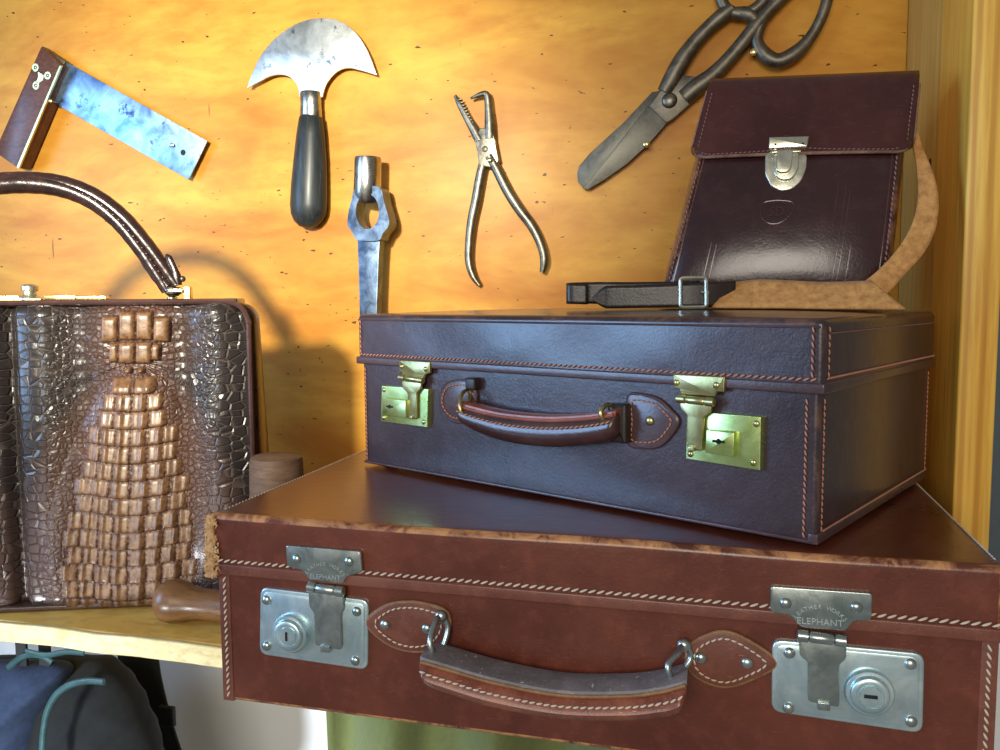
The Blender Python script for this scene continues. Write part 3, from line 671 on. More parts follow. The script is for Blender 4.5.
# black belt standing on edge, with buckle
yb_ = .765
def belt(name, x0, x1, y0, y1, tip=None):
    L = [];
    for px, yt, ybm in name_pts[name]: L.append((on_lid(px, yt, y0), on_lid(px, ybm, y0)))
    return L
name_pts = {'strap_back': [(640, 282, 305), (620, 282, 304.5), (590, 282.5, 303), (569, 283, 303)], }
bk = [(on_lid(700, 281, .774), on_lid(700, 305, .774)), (on_lid(640, 282, .772), on_lid(640, 305, .772)), (on_lid(600, 282, .770), on_lid(600, 304, .770)), (on_lid(574, 282.5, .768), on_lid(574, 303.5, .768)),
      (on_lid(567.5, 283, .763), on_lid(567.5, 303.5, .763)), (on_lid(571, 283.5, .759), on_lid(571, 304, .759)), (on_lid(588, 284, .760), on_lid(588, 304.5, .760))]
ribbon('belt_loop', bk, M_belt, .0022, S, 4)
ft = [(on_lid(592, 298, .7545), on_lid(592, 299.5, .7545)), (on_lid(598, 292, .754), on_lid(598, 304, .754)), (on_lid(605, 286.5, .7535), on_lid(605, 308, .7535)), (on_lid(612, 285.5, .753), on_lid(612, 308.5, .753)), (on_lid(640, 285, .752), on_lid(640, 308, .752)), (on_lid(680, 283.5, .752), on_lid(680, 307.5, .752)),
      (on_lid(710, 282, .756), on_lid(710, 307.5, .756)), (on_lid(735, 281, .765), on_lid(735, 307, .765))]
ribbon('belt', ft, M_belt, .0026, S, 5)
m = M(); P = [on_lid(680.5, 278.5, .748), on_lid(706, 277.5, .748), on_lid(706.5, 307, .748), on_lid(680.5, 307.5, .748)]
c_ = np.mean(P, axis=0); loopb = []
P2 = fillet([(p[0], p[2]) for p in P], .003, 4); tube(m, [(p[0], P[0][1], p[1]) for p in P2], .0019, 8, True)
p0, p1 = on_lid(701, 292, .7475), on_lid(709, 293, .7475); tube(m, [p0, p1], .0012, 8)
obj('buckle', m, M_palebrass, S)

# ------------------------------------------------------------------ crocodile handbag
KA = math.atan2(.359, .933); K0 = np.array([-.730, .716, 0])
K = empty('crocodile_handbag', tuple(K0), KA)
tag(K, 'crocodile skin handbag with raised back scutes and arched handle, left on the shelf', 'handbag')
HW, HT = .2485, .3325
def bag_depth(z): t = z/HT; return .125*(1-t)+.055*t
def front_y(z): return .004*(z/HT)
def croc_mat():
    n = NT('crocodile_skin'); at_ = n.new('ShaderNodeAttribute'); at_.attribute_name = 'centre_dye'; dye = at_.outputs['Fac']
    ft_ = n.new('ShaderNodeAttribute'); ft_.attribute_name = 'scute'; sc = ft_.outputs['Fac']
    v1 = n.map((1, .3, 1)); wob = n.noise(v1, 40, 2)
    small = n.vor(v1, 165, rnd=.8); big = n.vor(n.map((.85, .2, 1.15)), 92, rnd=.55)
    side = n.new('ShaderNodeAttribute'); side.attribute_name = 'large_scale'
    es = n.ramp(small, [(.0, 1.), (.13, 0.)]); eb = n.ramp(big, [(.0, 1.), (.07, 0.)])
    edge = n.mix(side.outputs['Fac'], es, eb)
    nz = n.noise(v1, 30, 4); dark = n.mix(nz, (.012, .010, .011), (.040, .030, .028))
    flank = n.mix(nz, (.075, .032, .022), (.16, .075, .048)); sct = n.mix(n.ramp(n.noise(v1, 150, 5, .7), [(.35, 0.), (.65, 1.)]), (.105, .045, .018), (.29, .150, .066))
    col = n.mix(dye, dark, flank); col = n.mix(n.math('MULTIPLY', edge, .55), col, n.mix(dye, (.12, .085, .07), (.035, .014, .010)))
    col = n.mix(sc, col, sct)
    hs = n.ramp(small, [(.0, 0.), (.22, 1.)]); hb = n.ramp(big, [(.0, 0.), (.12, 1.)]); h = n.mix(side.outputs['Fac'], hs, hb)
    h = n.math('ADD', n.math('MULTIPLY', h, n.math('SUBTRACT', 1, sc)), n.math('MULTIPLY', n.noise(v1, 260, 3), .25))
    return n.set(Base_Color=col, Roughness=n.math('ADD', .29, n.math('MULTIPLY', dye, .14)), Coat_Weight=.25, Coat_Roughness=.2, Normal=n.bump(h, .75, .0016))
M_croc = croc_mat()
NX, NZ = 620, 400
xs = np.linspace(-HW, HW, NX); zs = np.linspace(.004, HT, NZ); X, Z = np.meshgrid(xs, zs)
u = np.abs(X); v = Z
G = lambda a, s_: np.exp(-(a/s_)**2)
h = .010*(1-G(u, .010))-.010+.009
h = -.011*G(u, .007)-.004*G(u-.248, .012)
h += .0085*G(u-.034, .022)*np.clip((v)/.05, .3, 1)+.009*G(u-.214, .022)-.004*G(u-.072, .018)-.003*G(u-.178, .014)
h += .0015*np.sin(v*41+u*30)*G(u-.2, .05)+.0012*np.sin(v*33+1)*G(u-.04, .04)
h -= .010*np.clip((v-HT+.015)/.015, 0, 1)**2+.006*np.clip((.012-v)/.012, 0, 1)**2
ucx = .113+.016*np.clip(v/.26, 0, 1.2)
du = u-ucx
z_rows0 = .012; pitch = .0187; zt_ = .2490
# lower oval of scutes
hwf = lambda q: .014+.056*np.clip(1-(np.clip((q-.035)/.222, 0, 1))**1.7, 0, 1)**.75
hwid = hwf(v)*np.where(v < .06, 1-.06*(1-v/.06), 1)
h += .010*np.clip(1-(du/(hwid*1.25+.004))**2, 0, 1)**.8*(v < .262)*np.clip((.262-v)/.02, 0, 1)
fy = (v-z_rows0)/pitch+.13*np.cos(du/.06*math.pi)
iy = np.floor(fy); ry = fy-iy
hr = hwf(z_rows0+(iy+.5)*pitch)+.0035*np.sin(iy*2.3); ncol = np.maximum(2, 2*np.floor(hr/.0158)); cw = 2*hr/ncol
# middle columns wider than the outer ones
nu = du/hr; warp = nu; fxp = warp*ncol/2+.06*np.sin(iy*5.1+np.floor(nu*3)*2.2)
fx = fxp-np.floor(fxp)-.5
inside = (np.abs(fxp) < ncol/2)&(fy > -.6)&(v < zt_+.004)
outer = np.clip(1.15-np.abs(nu)**6, .25, 1)
rect = (1-np.abs(2*fx)**6).clip(0, 1)*(1-np.abs(2*ry-1)**7).clip(0, 1)
keel = .0024*np.exp(-((fx-.18*np.sign(fxp))/.16)**2)
sc_h = rect**.55*(.0042+keel-.0034*(ry-.5))*outer
h += np.where(inside, sc_h-.0012, 0); scute = np.where(inside, np.clip(rect**1.6*1.3*outer, 0, 1), 0)
# two rows of large nuchal scutes near the top
def big_sc(cx_, cz, wx, wz):
    global h, scute
    a = (du-cx_)/wx; b = (v-cz)/wz; r = (1-np.abs(a)**5).clip(0, 1)*(1-np.abs(b)**5).clip(0, 1)
    h = h+np.where((np.abs(a) < 1)&(np.abs(b) < 1), r**.5*.0085, 0); scute = np.maximum(scute, np.where((np.abs(a) < 1)&(np.abs(b) < 1), np.clip(r*1.5, 0, 1), 0))
for cx_, wx, cz, wz in ((-.0085, .0085, .3075, .0158), (.0090, .0085, .3075, .0158), (-.0265, .0088, .304, .0145), (.0265, .0085, .303, .0135), (-.0085, .0084, .2785, .0118), (.0090, .0084, .2785, .0118), (-.0215, .0045, .279, .0105), (.0215, .0040, .279, .0090), (-.006, .0030, .2600, .0030), (.007, .0030, .2600, .0030)): big_sc(cx_, cz, wx, wz)
# folds fanning out from the neck
an = np.arctan2(du, (v-.27)); h += .0007*np.sin(an*26)*np.clip(1-np.hypot(du, v-.26)/.09, 0, 1)*(1-scute)
dye = np.clip(1.25-np.abs(du)/(hwid*1.35+.012), 0, 1)**.8; dye = np.maximum(dye, G(du, .045)*np.clip((v-.24)/.03, 0, 1)*.9); dye = np.clip(dye*1.4, 0, 1)
large = np.clip((np.abs(du)-.062)/.03, 0, 1)*np.clip(1.2-np.abs(u-.15)*0, 0, 1)
Y = front_y(Z)-h
corner = ((u-(HW-.022)).clip(0)/.022)**2+((v-(HT-.022)).clip(0)/.022)**2
# round the top corners by pulling the grid in
ex = (u-(HW-.022)).clip(0); ez = (v-(HT-.022)).clip(0); m_ = (ex > 0)&(ez > 0); rr_ = np.hypot(ex, ez); mx = np.maximum(ex, ez); k_ = np.where(m_, mx/(rr_+1e-9), 1)
Xr = np.where(m_, np.sign(X)*((HW-.022)+ex*k_), X); Zr = np.where(m_, (HT-.022)+ez*k_, Z)
rim_ = (u > HW-.0015)|(v > HT-.0012); Y = np.where(rim_, front_y(Z)+.004, Y)
me = bpy.data.meshes.new('front_panel')
verts = np.stack([Xr, Y, Zr], -1).reshape(-1, 3)
ii = np.arange(NX*NZ).reshape(NZ, NX); faces = np.stack([ii[:-1, :-1], ii[:-1, 1:], ii[1:, 1:], ii[1:, :-1]], -1).reshape(-1, 4)
me.from_pydata(verts.tolist(), [], faces.tolist())
for nm, arr in (('centre_dye', dye), ('scute', scute), ('large_scale', large)):
    a = me.attributes.new(nm, 'FLOAT', 'POINT'); a.data.foreach_set('value', arr.reshape(-1).astype(np.float32))
link('front_panel', me, M_croc, K)
def bagf(q):
    q = np.array(q); t = q[2]/HT; d = bag_depth(q[2]); w_ = q[1]/.1
    sw = 1+.045*math.sin(math.pi*min(1, max(0, w_)))*(1-.5*t)
    return np.array([q[0]*sw, front_y(q[2])+.016+w_*(d-.016), q[2]])
M_gusset = leather('gusset_leather', (.05, .025, .02), (.10, .055, .042), .3, .3, None, scale=3)
obj('gusset', rbox(M(), -HW+.001, HW-.001, 0, .1, .001, HT-.002, .018, 4, (20, 8, 12), bagf), M_gusset, K)
m = M(); pth = [(-HW, front_y(0)+.001, .004), (-HW, front_y(.3), HT-.05), (-HW, front_y(.3), HT-.024), (-HW+.007, front_y(.3)+.0, HT-.007), (-HW+.024, front_y(.3), HT), (-HW+.05, front_y(.3), HT), (HW-.05, front_y(.3), HT), (HW-.024, front_y(.3), HT), (HW-.007, front_y(.3), HT-.007), (HW, front_y(.3), HT-.024), (HW, front_y(.3), HT-.05), (HW, front_y(0)+.001, .004)]
tube(m, cat(pth, 8), .0028, 8); obj('edge_piping', m, M_darkgrip, K)
obj('base_strip', rbox(M(), -HW-.001, HW+.001, -.006, .126, .0002, .007, .0025, 2, (20, 2, 1)), M_gusset, K)
ymid = .030
obj('frame_bar', rbox(M(), -HW+.014, HW-.012, ymid-.022, ymid+.022, HT-.004, HT+.0032, .0015, 2), M_hole if False else M_darkgrip, K)
obj('frame_trim', rbox(M(), -HW+.02, .035, ymid-.0235, ymid-.018, HT+.002, HT+.0045, .0008, 2), M_brass2, K)
def kloc(px, py, off):
    n = np.array([-math.sin(KA), math.cos(KA), 0]); p = at(px, py, K0+n*off, n)-K0; t = np.array([math.cos(KA), math.sin(KA), 0]); return np.array([p@t, p@n, p[2]])
m = M(); c = kloc(35, 292, ymid); zt0 = HT+.003
lathe(m, [(.0125, 0), (.0125, .002), (.009, .0045), (.0062, .006), (.0062, .009), (.0085, .0105), (.0085, .0145), (.006, .0165), (.0001, .017)], (c[0], ymid-.012, zt0), (0, 0, 1), 24); obj('clasp_knob', m, M_palebrass, K)
for (a, b, dz) in (((-60, 292), (21, 292), .003), ((46, 292), (77, 292), .0032), ((77, 292), (108, 292), .0022)):
    p, q = kloc(*a, ymid-.015), kloc(*b, ymid-.015)
    obj('slide_clasp', rbox(M(), p[0], q[0], ymid-.020, ymid-.010, zt0, zt0+.0018+dz, .0009, 2), M_gold, K)
# handle: rolled leather arch made of two cords
arch = [(-195+35, 292), (-130+35, 262), (-60, 205), (-20, 188), (20, 182.5), (60, 186), (92, 198), (120, 219), (143, 246), (160, 270), (172, 287)]
H3 = [kloc(px, py, ymid) for px, py in arch]
xc = kloc(24, 183, ymid)[0]; right = [p for p in H3 if p[0] > xc-.02][0:]
Rt = [kloc(px, py, ymid) for px, py in [(24, 182.5), (60, 186), (92, 198), (120, 219), (143, 246), (160, 270), (172, 288)]]
Lf = [np.array([2*xc-p[0], p[1], p[2]]) for p in Rt[1:]][::-1]
full = cat(Lf+Rt, 8); n = len(full)
for sgn, nm in ((1, 'handle_cord'), (-1, 'handle_cord')):
    pts = []; rad = []
    for i, p in enumerate(full):
        t = abs(i/(n-1)-.5)*2; T = full[min(i+1, n-1)]-full[max(i-1, 0)]; T = T/np.linalg.norm(T); nn = np.cross(T, (0, 1, 0))
        r_ = .0102*(1-.36*t); pts.append(p+nn*sgn*(.0016+.0040*t)+np.array([0, sgn*.001, 0])); rad.append(r_*(1+.02*math.sin(i*1.9)))
    obj(nm, tube(M(), pts, rad, 16), M_handle, K)
s = M(); stitches(s, [p+np.array([0, -.0085, 0]) for p in full[4:-4]], (0, -1, 0), .0075, .0035, .0007, .6, 0); obj('handle_stitching', s, M_darkgrip, K)
for sgn in (1, -1):
    p = Rt[-1] if sgn == 1 else Lf[0]; bkt = empty('handle_mount', (0, 0, 0)); bkt.parent = K
    x = p[0]
    obj('handle_socket', lathe(M(), [(.005, 0), (.0085, .003), (.009, .007), (.0075, .010)], (x+sgn*.001, ymid, HT+.006), (0, 0, 1), 18), M_iron, bkt)
    obj('cross_bar', rbox(M(), x-.002 if sgn == 1 else x-.014, x+.014 if sgn == 1 else x+.002, ymid-.010, ymid-.004, HT+.010, HT+.0142, .001, 2), M_palebrass, bkt)
    obj('end_post', rbox(M(), x+sgn*.017-.004, x+sgn*.017+.004, ymid-.006, ymid+.004, HT+.002, HT+.0165, .001, 2), M_gold, bkt)
    obj('ball_stud', lathe(M(), [(.0036*math.cos(a), .0036*math.sin(a)) for a in np.linspace(-1.5, 1.5, 9)], (x+sgn*.0115, ymid, HT+.025), (0, 0, 1), 14), M_iron, bkt)
    obj('base_ferrule', lathe(M(), [(.0055, 0), (.0055, .003), (.003, .004)], (x, ymid, HT+.002), (0, 0, 1), 16), M_gold, bkt)
    fl_ = M(); tube(fl_, cat([(x-sgn*.004, ymid-.004, HT+.016), (x-sgn*.019, ymid-.004, HT+.033), (x-sgn*.028, ymid-.003, HT+.047)], 4), [.0062]*4+[.005]*4+[.002], 10, flat=.5)
    tube(fl_, cat([(x+sgn*.006, ymid-.002, HT+.018), (x+sgn*.004, ymid-.002, HT+.034), (x-sgn*.004, ymid-.001, HT+.052)], 4), [.0055]*4+[.004]*4+[.001], 10, flat=.5)
    obj('handle_end_flap', fl_, M_handle, bkt)

# ------------------------------------------------------------------ tools on the wall
def wy(px, py, off): p = at(px, py, (0, YW-off, 0), (0, 1, 0)); return p
def tool(name, px, py, label, ct, group=None):
    p = wy(px, py, 0); o = empty(name, (p[0], YW, p[2])); tag(o, label, ct, group); return o, np.array([p[0], YW, p[2]])
def wout(pts, off, o0): 
    r = []
    for p in pts: q = wy(*p, off)-o0; r.append((q[0], q[2]))
    return r
def w3(px, py, off, o0): return wy(px, py, off)-o0
# try square
T, o0 = tool('try_square', 48, 110, 'try square with blue steel blade and brass edged dark wood stock, on the plywood', 'try square')
out = wout([(41, 47), (61, 65), (18, 168), (-1, 155), (-3, 146)], .028, o0)
stk = obj('stock', plate(M(), fillet(out, .0008, 2), -.004, -.028, .0007, 2), M_rosewood, T)
e = wout([(59.5, 66), (61.6, 65.5), (18.8, 168.5), (16.6, 167)], .0285, o0)
m = plate(M(), e, -.0258, -.0287, .0002, 1); obj('brass_edge', m, M_brass2, stk)
m = M()
for q in ((35.3, 67.5), (47.5, 75.5), (35.8, 85.5)):
    c = w3(*q, .0285, o0); rO = [(c[0]+.0058*math.cos(a), c[2]+.0058*math.sin(a)) for a in np.linspace(0, 2*math.pi, 24, False)]; rI = [(c[0]+.0030*math.cos(a), c[2]+.0030*math.sin(a)) for a in np.linspace(0, 2*math.pi, 24, False)]
    ringplate(m, rO, rI, -.0278, -.0286)
    lathe(m, [(.0013, 0), (.0013, .0004)], (c[0], -.0281, c[2]), (0, -1, 0), 16)
cc = wout([(38, 71.5), (44, 75.5), (43, 80), (38.5, 83.5), (36, 82), (38, 77.5)], .0285, o0); plate(m, cc, -.0278, -.0286, .0001, 1)
obj('brass_rosette', m, M_brass2, stk)
out = wout([(48, 51.5), (207, 141), (188.5, 179.5), (40, 95)], .0125, o0)
obj('blade', plate(M(), out, -.0105, -.0125, .0004, 2), M_bluesteel, T)
out = wout([(43, 46.5), (66, 62), (63, 67), (41, 52)], .016, o0); obj('stock_cap', plate(M(), out, -.004, -.018, .0005, 2), M_iron, stk)
c = w3(183, 152.5, .0128, o0); obj('hanging_hole', lathe(M(), [(.0042, 0), (.0042, .0004)], (c[0], -.01245, c[2]), (0, -1, 0), 18), M_hole, T)
# brass-headed nails
def nail(px, py, off, label, mat=M_gold, hr=.0034):
    p = wy(px, py, off+.004); o = empty('brass_nail', (p[0], YW, p[2])); tag(o, label, 'nail', 'brass nails holding the tools')
    obj('shank', lathe(M(), [(.0012, 0), (.0012, off+.003)], (0, .0005, 0), (0, -1, 0), 10), M_iron2, o)
    obj('nail_head', lathe(M(), [(.0012, -.0006), (hr, 0), (hr*.9, .0014), (hr*.5, .0022), (.0001, .0024)], (0, -off-.0025, 0), (0, -1, 0), 16), mat, o)
nail(49.5, 100.5, .026, 'brass nail in the inner corner of the try square')
nail(171.5, 145, .014, 'pale nail beside the hole in the try square blade', M_palebrass)
nail(489.5, 160, .018, 'brass nail under the pivot of the pliers')
nail(646.5, 144, .016, 'brass nail under the shears blade', M_gold, .0042)
nail(754, 51.5, .016, 'brass nail under the shears handle', M_gold, .0044)
# head knife
T, o0 = tool('head_knife', 311, 70, 'half moon leather knife with bright spotted blade and dark wooden handle, hung on the plywood', 'knife')
arc = cat([(247, 88), (256, 64), (266, 48), (280, 34), (300, 22), (320, 18), (340, 21), (356, 33), (368, 52), (376.5, 75)], 5)
low = cat([(376.5, 75), (360, 70), (346, 68), (335, 73), (326, 84), (322, 97)], 4)[1:]+cat([(299, 97), (297, 85), (288, 76), (274, 75), (260, 81), (247, 88)], 4)[:-1]
out = wout(list(arc)+list(low), .013, o0); obj('blade', plate(M(), out, -.0105, -.0130, .0009, 2), M_steel, T)
def axis_lathe(name, stations, off, o0, mat, parent, flat=.7, seg=20):
    P = [w3(a, b, off, o0) for a, b, r in stations]; return obj(name, tube(M(), P, [r for *_, r in stations], seg, flat=flat), mat, parent)
PX = .00139
axis_lathe('ferrule', [(310.5, 92, 10.5*PX), (310.5, 94, 11.3*PX), (310.8, 105, 11*PX), (311, 117, 11.6*PX), (311, 118.5, 10.5*PX)], .0135, o0, M_turned, T, .75)
hp = [(311, 116, 10.8), (310.8, 118, 12.3), (310.5, 135, 14.8), (310, 160, 17.2), (309, 185, 18.8), (308.5, 205, 19.4), (308.3, 214, 18.3), (308.3, 221, 15), (308.5, 226, 9.5), (308.6, 228, 3)]
axis_lathe('handle', [(a, b, r*PX) for a, b, r in hp], .0165, o0, M_ebony, T, .75)
# hammer head
T, o0 = tool('hammer_head', 367, 212, 'forged steel hammer head with round poll and oval eye, behind the dark suitcase', 'hammer head')
PH = .00128; dep = .032
P = [w3(368, 157.5, dep, o0), w3(368, 160, dep, o0), w3(367.8, 176, dep, o0), w3(367.2, 192, dep, o0), w3(367, 199, dep-.004, o0)]
obj('poll', tube(M(), P, [13.6*PH, 14.2*PH, 14.3*PH, 14.6*PH, 13*PH], 28), M_turned, T)
NS = 40; cxh, czh = 367.2, 211.5
ou = cat([(367, 186), (380, 188), (384, 202), (388.5, 218), (388.5, 226), (383, 233), (379, 240), (366, 241), (356, 239), (352, 232), (347.5, 225), (348.5, 212), (351.5, 200), (355, 188)], 8, True)
inr = [(cxh+.2+11.5*math.cos(a), czh+17.5*math.sin(a)) for a in np.linspace(0, 2*math.pi, len(ou), False)]
# match by angle
def by_angle(pts): return sorted(pts, key=lambda p: math.atan2(p[1]-czh, p[0]-cxh))
ou = by_angle(ou); inr = by_angle(inr)
m = ringplate(M(), wout(ou, .045, o0), wout(inr, .045, o0), -.018, -.045); obj('eye', m, M_forged, T, sharp=30)
out = wout([(357, 236), (380, 236), (378.5, 262), (377, 300), (376.5, 345), (360, 345), (359.5, 300), (358.5, 262)], .040, o0)
obj('peen', plate(M(), out, -.024, -.040, .0012, 2), M_forged, T)
# pliers
T, o0 = tool('hooked_pliers', 487, 150, 'small steel pliers with open hooked jaws hung on the plywood', 'pliers')
out = wout([(474, 139), (480, 128), (492, 128), (495, 141), (499, 161), (493, 168), (479, 166), (477.5, 152)], .016, o0)
obj('pivot_plate', plate(M(), fillet(out, .002, 3), -.007, -.016, .0012, 3), M_iron2, T)
c = w3(485, 149, .016, o0); obj('pivot_rivet', dome(M(), c[0], -.0158, c[2], .0042, .0012), M_iron, T)
def arm(name, pts, off, mat, parent, o0, sc=PX, flat=.8, n=5, seg=12):
    Q = cat([(a, b, r) for a, b, r in pts], n); P = [w3(q[0], q[1], off, o0) for q in Q]; return obj(name, tube(M(), P, [max(.3, q[2])*sc for q in Q], seg, flat=flat), mat, parent)
j = arm('jaw', [(455, 95.5, 1.6), (459, 103, 2.8), (466, 116, 3.6), (473, 128, 4.4), (480, 141, 5)], .012, M_iron2, T, o0)
m = M()
for k in range(9):
    t = k/9; p = w3(459+13*t, 100+26*t, .012, o0); rbox(m, p[0]-.0010, p[0]+.0045, -.0155, -.0085, p[2]-.0009, p[2]+.0009, .0003, 1)
obj('jaw_teeth', m, M_iron, j)
arm('jaw', [(490, 139, 5.5), (489.5, 122, 4.8), (488.5, 108, 3.8), (487.5, 97, 3.4), (485, 93.8, 3.0), (479, 95, 2.4), (470.5, 98.5, 1.0)], .012, M_iron2, T, o0, n=6)
arm('handle', [(485, 158, 4.5), (482, 168, 4.6), (479.5, 180, 4.8), (476, 200, 4.9), (471.5, 222, 4.6), (469, 245, 4.2), (469, 262, 4.0), (473, 276, 3.4), (479.5, 285.5, 2.0)], .011, M_iron2, T, o0)
arm('handle', [(489, 156, 4.5), (496, 168, 4.7), (507, 190, 4.9), (519, 209, 4.9), (531, 225, 4.6), (539, 240, 4.3), (543.5, 254, 4.0), (544, 264, 3.8), (542, 272.5, 2.4)], .013, M_iron2, T, o0)
# tailor shears
T, o0 = tool('tailor_shears', 670, 100, 'long black iron tailor shears with oval finger loops, hung on the plywood above the satchel', 'shears')
PS = .00127
out = wout([(577, 173), (579, 166), (590, 153), (624, 122), (652, 92), (664, 90), (672, 108), (650, 128), (600, 180), (584, 189), (578, 182)], .009, o0)
obj('back_blade', plate(M(), out, -.005, -.009, .0006, 2), M_bladeiron, T)
out = wout([(583, 188.5), (648, 105.5), (669, 121), (648, 145), (627, 164), (604, 180), (588, 189.5)], .0135, o0)
obj('front_blade', plate(M(), out, -.0095, -.0135, .0008, 2), M_bladeiron, T)
out = wout([(672, 74), (697, 76.5), (697, 98), (672, 120), (666, 123), (649, 106)], .0155, o0)
obj('pivot_block', plate(M(), fillet(out, .001, 2), -.006, -.0155, .0012, 2), M_iron, T)
c = w3(669.5, 100.5, .0155, o0); sm = M(); dome(sm, c[0], -.0152, c[2], .0098, .0045); scw = obj('pivot_screw', sm, M_iron2, T)
arm('handle_arm', [(664, 92, 7), (672, 78, 8.5), (682, 60, 8.5), (695, 42, 7.4), (710, 26, 7), (724, 14, 7.5), (732, 8, 7)], .014, M_iron, T, o0, PS)
arm('handle_arm', [(684, 98, 8.5), (697, 87, 9), (712, 76, 8.2), (726, 62, 7.2), (740, 46, 7), (752, 31, 7), (763, 17, 6.6), (776, 3, 6), (790, -10, 6)], .014, M_iron, T, o0, PS)
arm('stub', [(735, 12, 5), (748, 14, 7), (754, 18, 6), (758, 23, 4.5)], .014, M_iron, T, o0, PS)
ring = cat([(721, -2), (727, 9), (741, 14), (756, 8), (768, -6), (774, -26), (764, -44), (744, -46), (727, -32), (720, -16)], 6, True)
obj('finger_loop', tube(M(), [w3(p[0], p[1], .014, o0) for p in ring], 5.6*PS, 12, True, flat=.8), M_iron, T)
ring = cat([(757, 38), (764, 54), (779, 61), (798, 51), (814, 32), (825, 8), (828, -14), (818, -34), (800, -30), (782, -8), (766, 14)], 6, True)
obj('finger_loop', tube(M(), [w3(p[0], p[1], .014, o0) for p in ring], [(5.2+2.2*math.exp(-((p[1]-58)/14)**2))*PS for p in ring], 12, True, flat=.85), M_iron, T)

# ------------------------------------------------------------------ wooden pieces on the shelf
Cy = empty('wooden_cylinder', (-.453, .778, 0)); tag(Cy, 'weathered turned wooden cylinder standing upright between handbag and brown suitcase', 'wooden cylinder')
obj('cylinder_body', lathe(M(), [(.029, 0), (.0305, .002), (.0305, .06), (.0285, .12), (.0275, .164), (.0265, .1685), (.024, .1702), (.0001, .1704)], (0, 0, 0.0003), (0, 0, 1), 40), M_oldwood, Cy)
Hd = empty('tool_handle', (-.50, .728, 0)); tag(Hd, 'polished wooden tool handle with bulbous end lying on the shelf in front of the handbag', 'tool handle')
stn = [(-.0650, .004), (-.0645, .010), (-.062, .0165), (-.056, .0215), (-.047, .0228), (-.038, .0212), (-.028, .0178), (-.014, .0158), (.005, .0158), (.04, .0172), (.075, .0178), (.092, .0170)]
obj('handle_body', tube(M(), [(x, .0, .0232-.0016*(x+.05)/.14*1) for x, r in stn], [r for x, r in stn], 28, ref=(0, 0, 1)), M_toolwood, Hd)

# ------------------------------------------------------------------ under the shelf
def lower(px, py, Y): return at(px, py, (0, Y, 0), (0, 1, 0))
M_canvas = plain('charcoal_felt', (.007, .008, .0085), .95, nz=.7, scale=120, sheen=.03, bump=.5)
M_denim = plain('blue_canvas', (.014, .028, .070), .85, nz=.6, scale=150, sheen=.03, bump=.5)
M_teal = leather('teal_leather', (.012, .045, .048), (.03, .09, .095), .4, .2, None)
M_webbing = plain('black_webbing', (.012, .013, .014), .8, nz=.3, scale=200)
YB = .86
p0 = lower(60, 700, YB); Kb = empty('canvas_rucksack', (p0[0], YB, -.42)); kb0 = np.array([p0[0], YB, -.42])
tag(Kb, 'blue and charcoal canvas rucksack with teal piping hanging under the shelf', 'rucksack')
def blob(prof, off, dep, n=40, K_=24):
    """rounded bag half from a closed pixel outline: prof pixel outline, dep thickness"""
    out = cat(prof, 5, True); c = np.mean(out, axis=0); V = []; F = []; N = len(out)
    for k in range(K_+1):
        a = math.pi*k/K_; sc_ = math.sin(a)**.75 if 0 < k < K_ else .001; d = math.cos(a)
        for p in out:
            q = c+(p-c)*sc_; w_ = lower(q[0], q[1], YB-off)-kb0; V.append((w_[0], -off+d*dep+.003*math.sin(q[0]*.15)*math.sin(q[1]*.2), w_[2]))
    for k in range(K_):
        for i in range(N): F.append((k*N+i, k*N+(i+1) % N, (k+1)*N+(i+1) % N, (k+1)*N+i))
    F += [tuple(range(N)), tuple(K_*N+i for i in range(N))]
    return M().add(V, F)
obj('main_body', blob([(-110, 700), (-60, 664), (20, 656), (85, 657), (108, 660), (130, 684), (148, 718), (158, 755), (166, 860), (60, 900), (-90, 880)], 0, .055), M_canvas, Kb)
obj('side_panel', blob([(-120, 720), (-80, 672), (-20, 662), (40, 661), (68, 668), (60, 690), (48, 715), (43, 760), (36, 860), (-40, 900), (-110, 860)], .035, .045), M_denim, Kb)
m = M(); tube(m, [lower(x, y, YB-.088)-kb0 for x, y in cat([(36, 830), (41, 770), (43, 735), (47, 712), (56, 695), (70, 685), (88, 681), (104, 682)], 5)], .0042, 10, flat=.6); obj('piping', m, M_teal, Kb)
m = M(); tube(m, [lower(x, y, YB-.060)-kb0 for x, y in cat([(8, 668), (24, 656), (42, 656), (52, 663)], 5)], .004, 10, flat=.5)
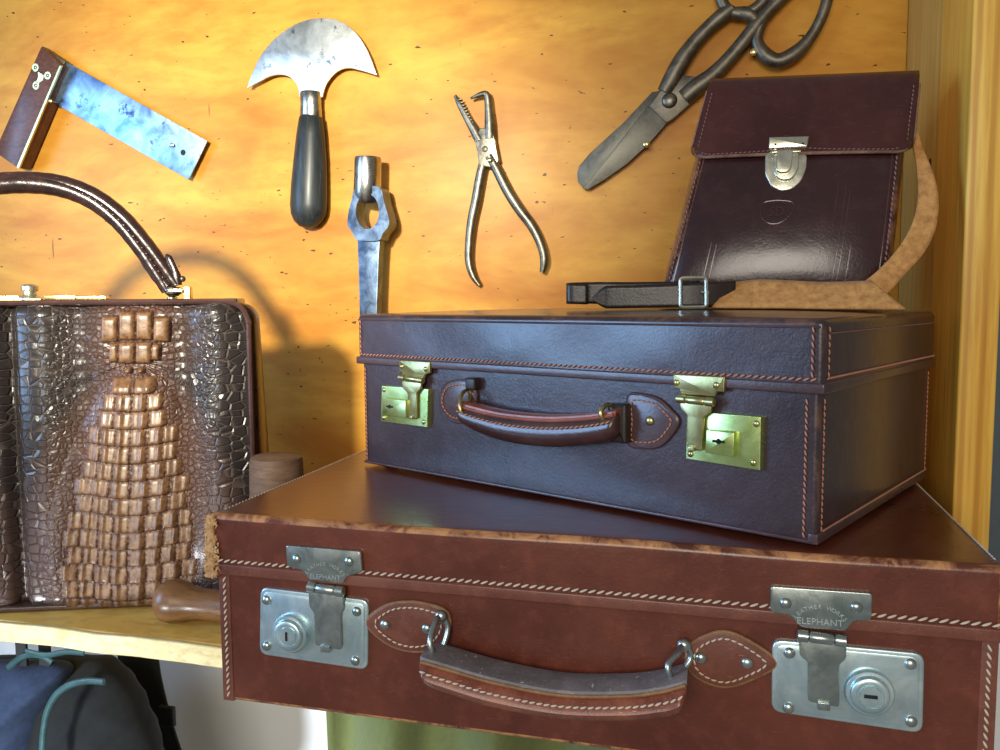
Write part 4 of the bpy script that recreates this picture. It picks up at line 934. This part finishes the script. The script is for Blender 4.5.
tube(m, [lower(x, y, YB-.062)-kb0 for x, y in cat([(26, 651), (46, 655), (66, 652), (84, 653)], 5)], .0035, 10, flat=.5); obj('hanging_strap', m, M_teal, Kb)
m = M()
for px in (24, 47):
    q = lower(px, 655, YB-.045)-kb0; rbox(m, q[0]-.008, q[0]+.008, -.05, -.046, q[2]-.012, .3985, .0008, 1)
obj('loop_webbing', m, M_webbing, Kb)
P_ = [((118, 655), (158, 655)), ((122, 668), (160, 672)), ((133, 690), (165, 695)), ((148, 712), (170, 715)), ((160, 735), (177, 738)), ((168, 760), (186, 764)), ((180, 800), (200, 800))]
o_ = empty('webbing_strap', tuple(lower(140, 655, .95))); tag(o_, 'broad black webbing strap hanging beneath the shelf against the white wall', 'strap'); z0_ = np.array(o_.location)
ribbon('strap_band', [(lower(*a, .95)-z0_, lower(*b, .945)-z0_) for a, b in P_], M_webbing, .003, o_)
m = M(); q = lower(167, 716, .938)-z0_; rbox(m, q[0]-.012, q[0]+.012, q[1]-.004, q[1]+.004, q[2]-.014, q[2]+.014, .002, 2); obj('strap_slider', m, M_webbing, o_)
# pale cushion leaning against the wall
M_linen = plain('pale_linen', (.62, .60, .56), .9, nz=.04, scale=200)
# green cloth
M_green = plain('olive_cloth', (.15, .175, .055), .85, nz=.2, scale=160, sheen=.2)
xa = lower(319, 730, .80)[0]; V = []; F = []; nx, nz = 120, 24
gx = np.linspace(xa, xa+.62, nx); 
for k in range(nz+1):
    t = k/nz; z = -.0215-.42*t
    for i, x in enumerate(gx):
        s_ = (x-xa)
        yv = .80+.020*math.sin(s_*52+.8*t)+.014*math.sin(s_*27+1+1.2*t)+.004*math.sin(s_*83+2*t)+.018*math.exp(-((s_-.13+.03*t)/.016)**2)
        V.append((x-.004*t, yv, z))
for k in range(nz):
    for i in range(nx-1): F.append((k*nx+i, k*nx+i+1, (k+1)*nx+i+1, (k+1)*nx+i))
gc = obj('green_curtain', M().add(V, F), M_green); md = gc.modifiers.new('thickness', 'SOLIDIFY'); md.thickness = .0016
tag(gc, 'olive green cloth hanging in folds beneath the brown suitcase', 'cloth')
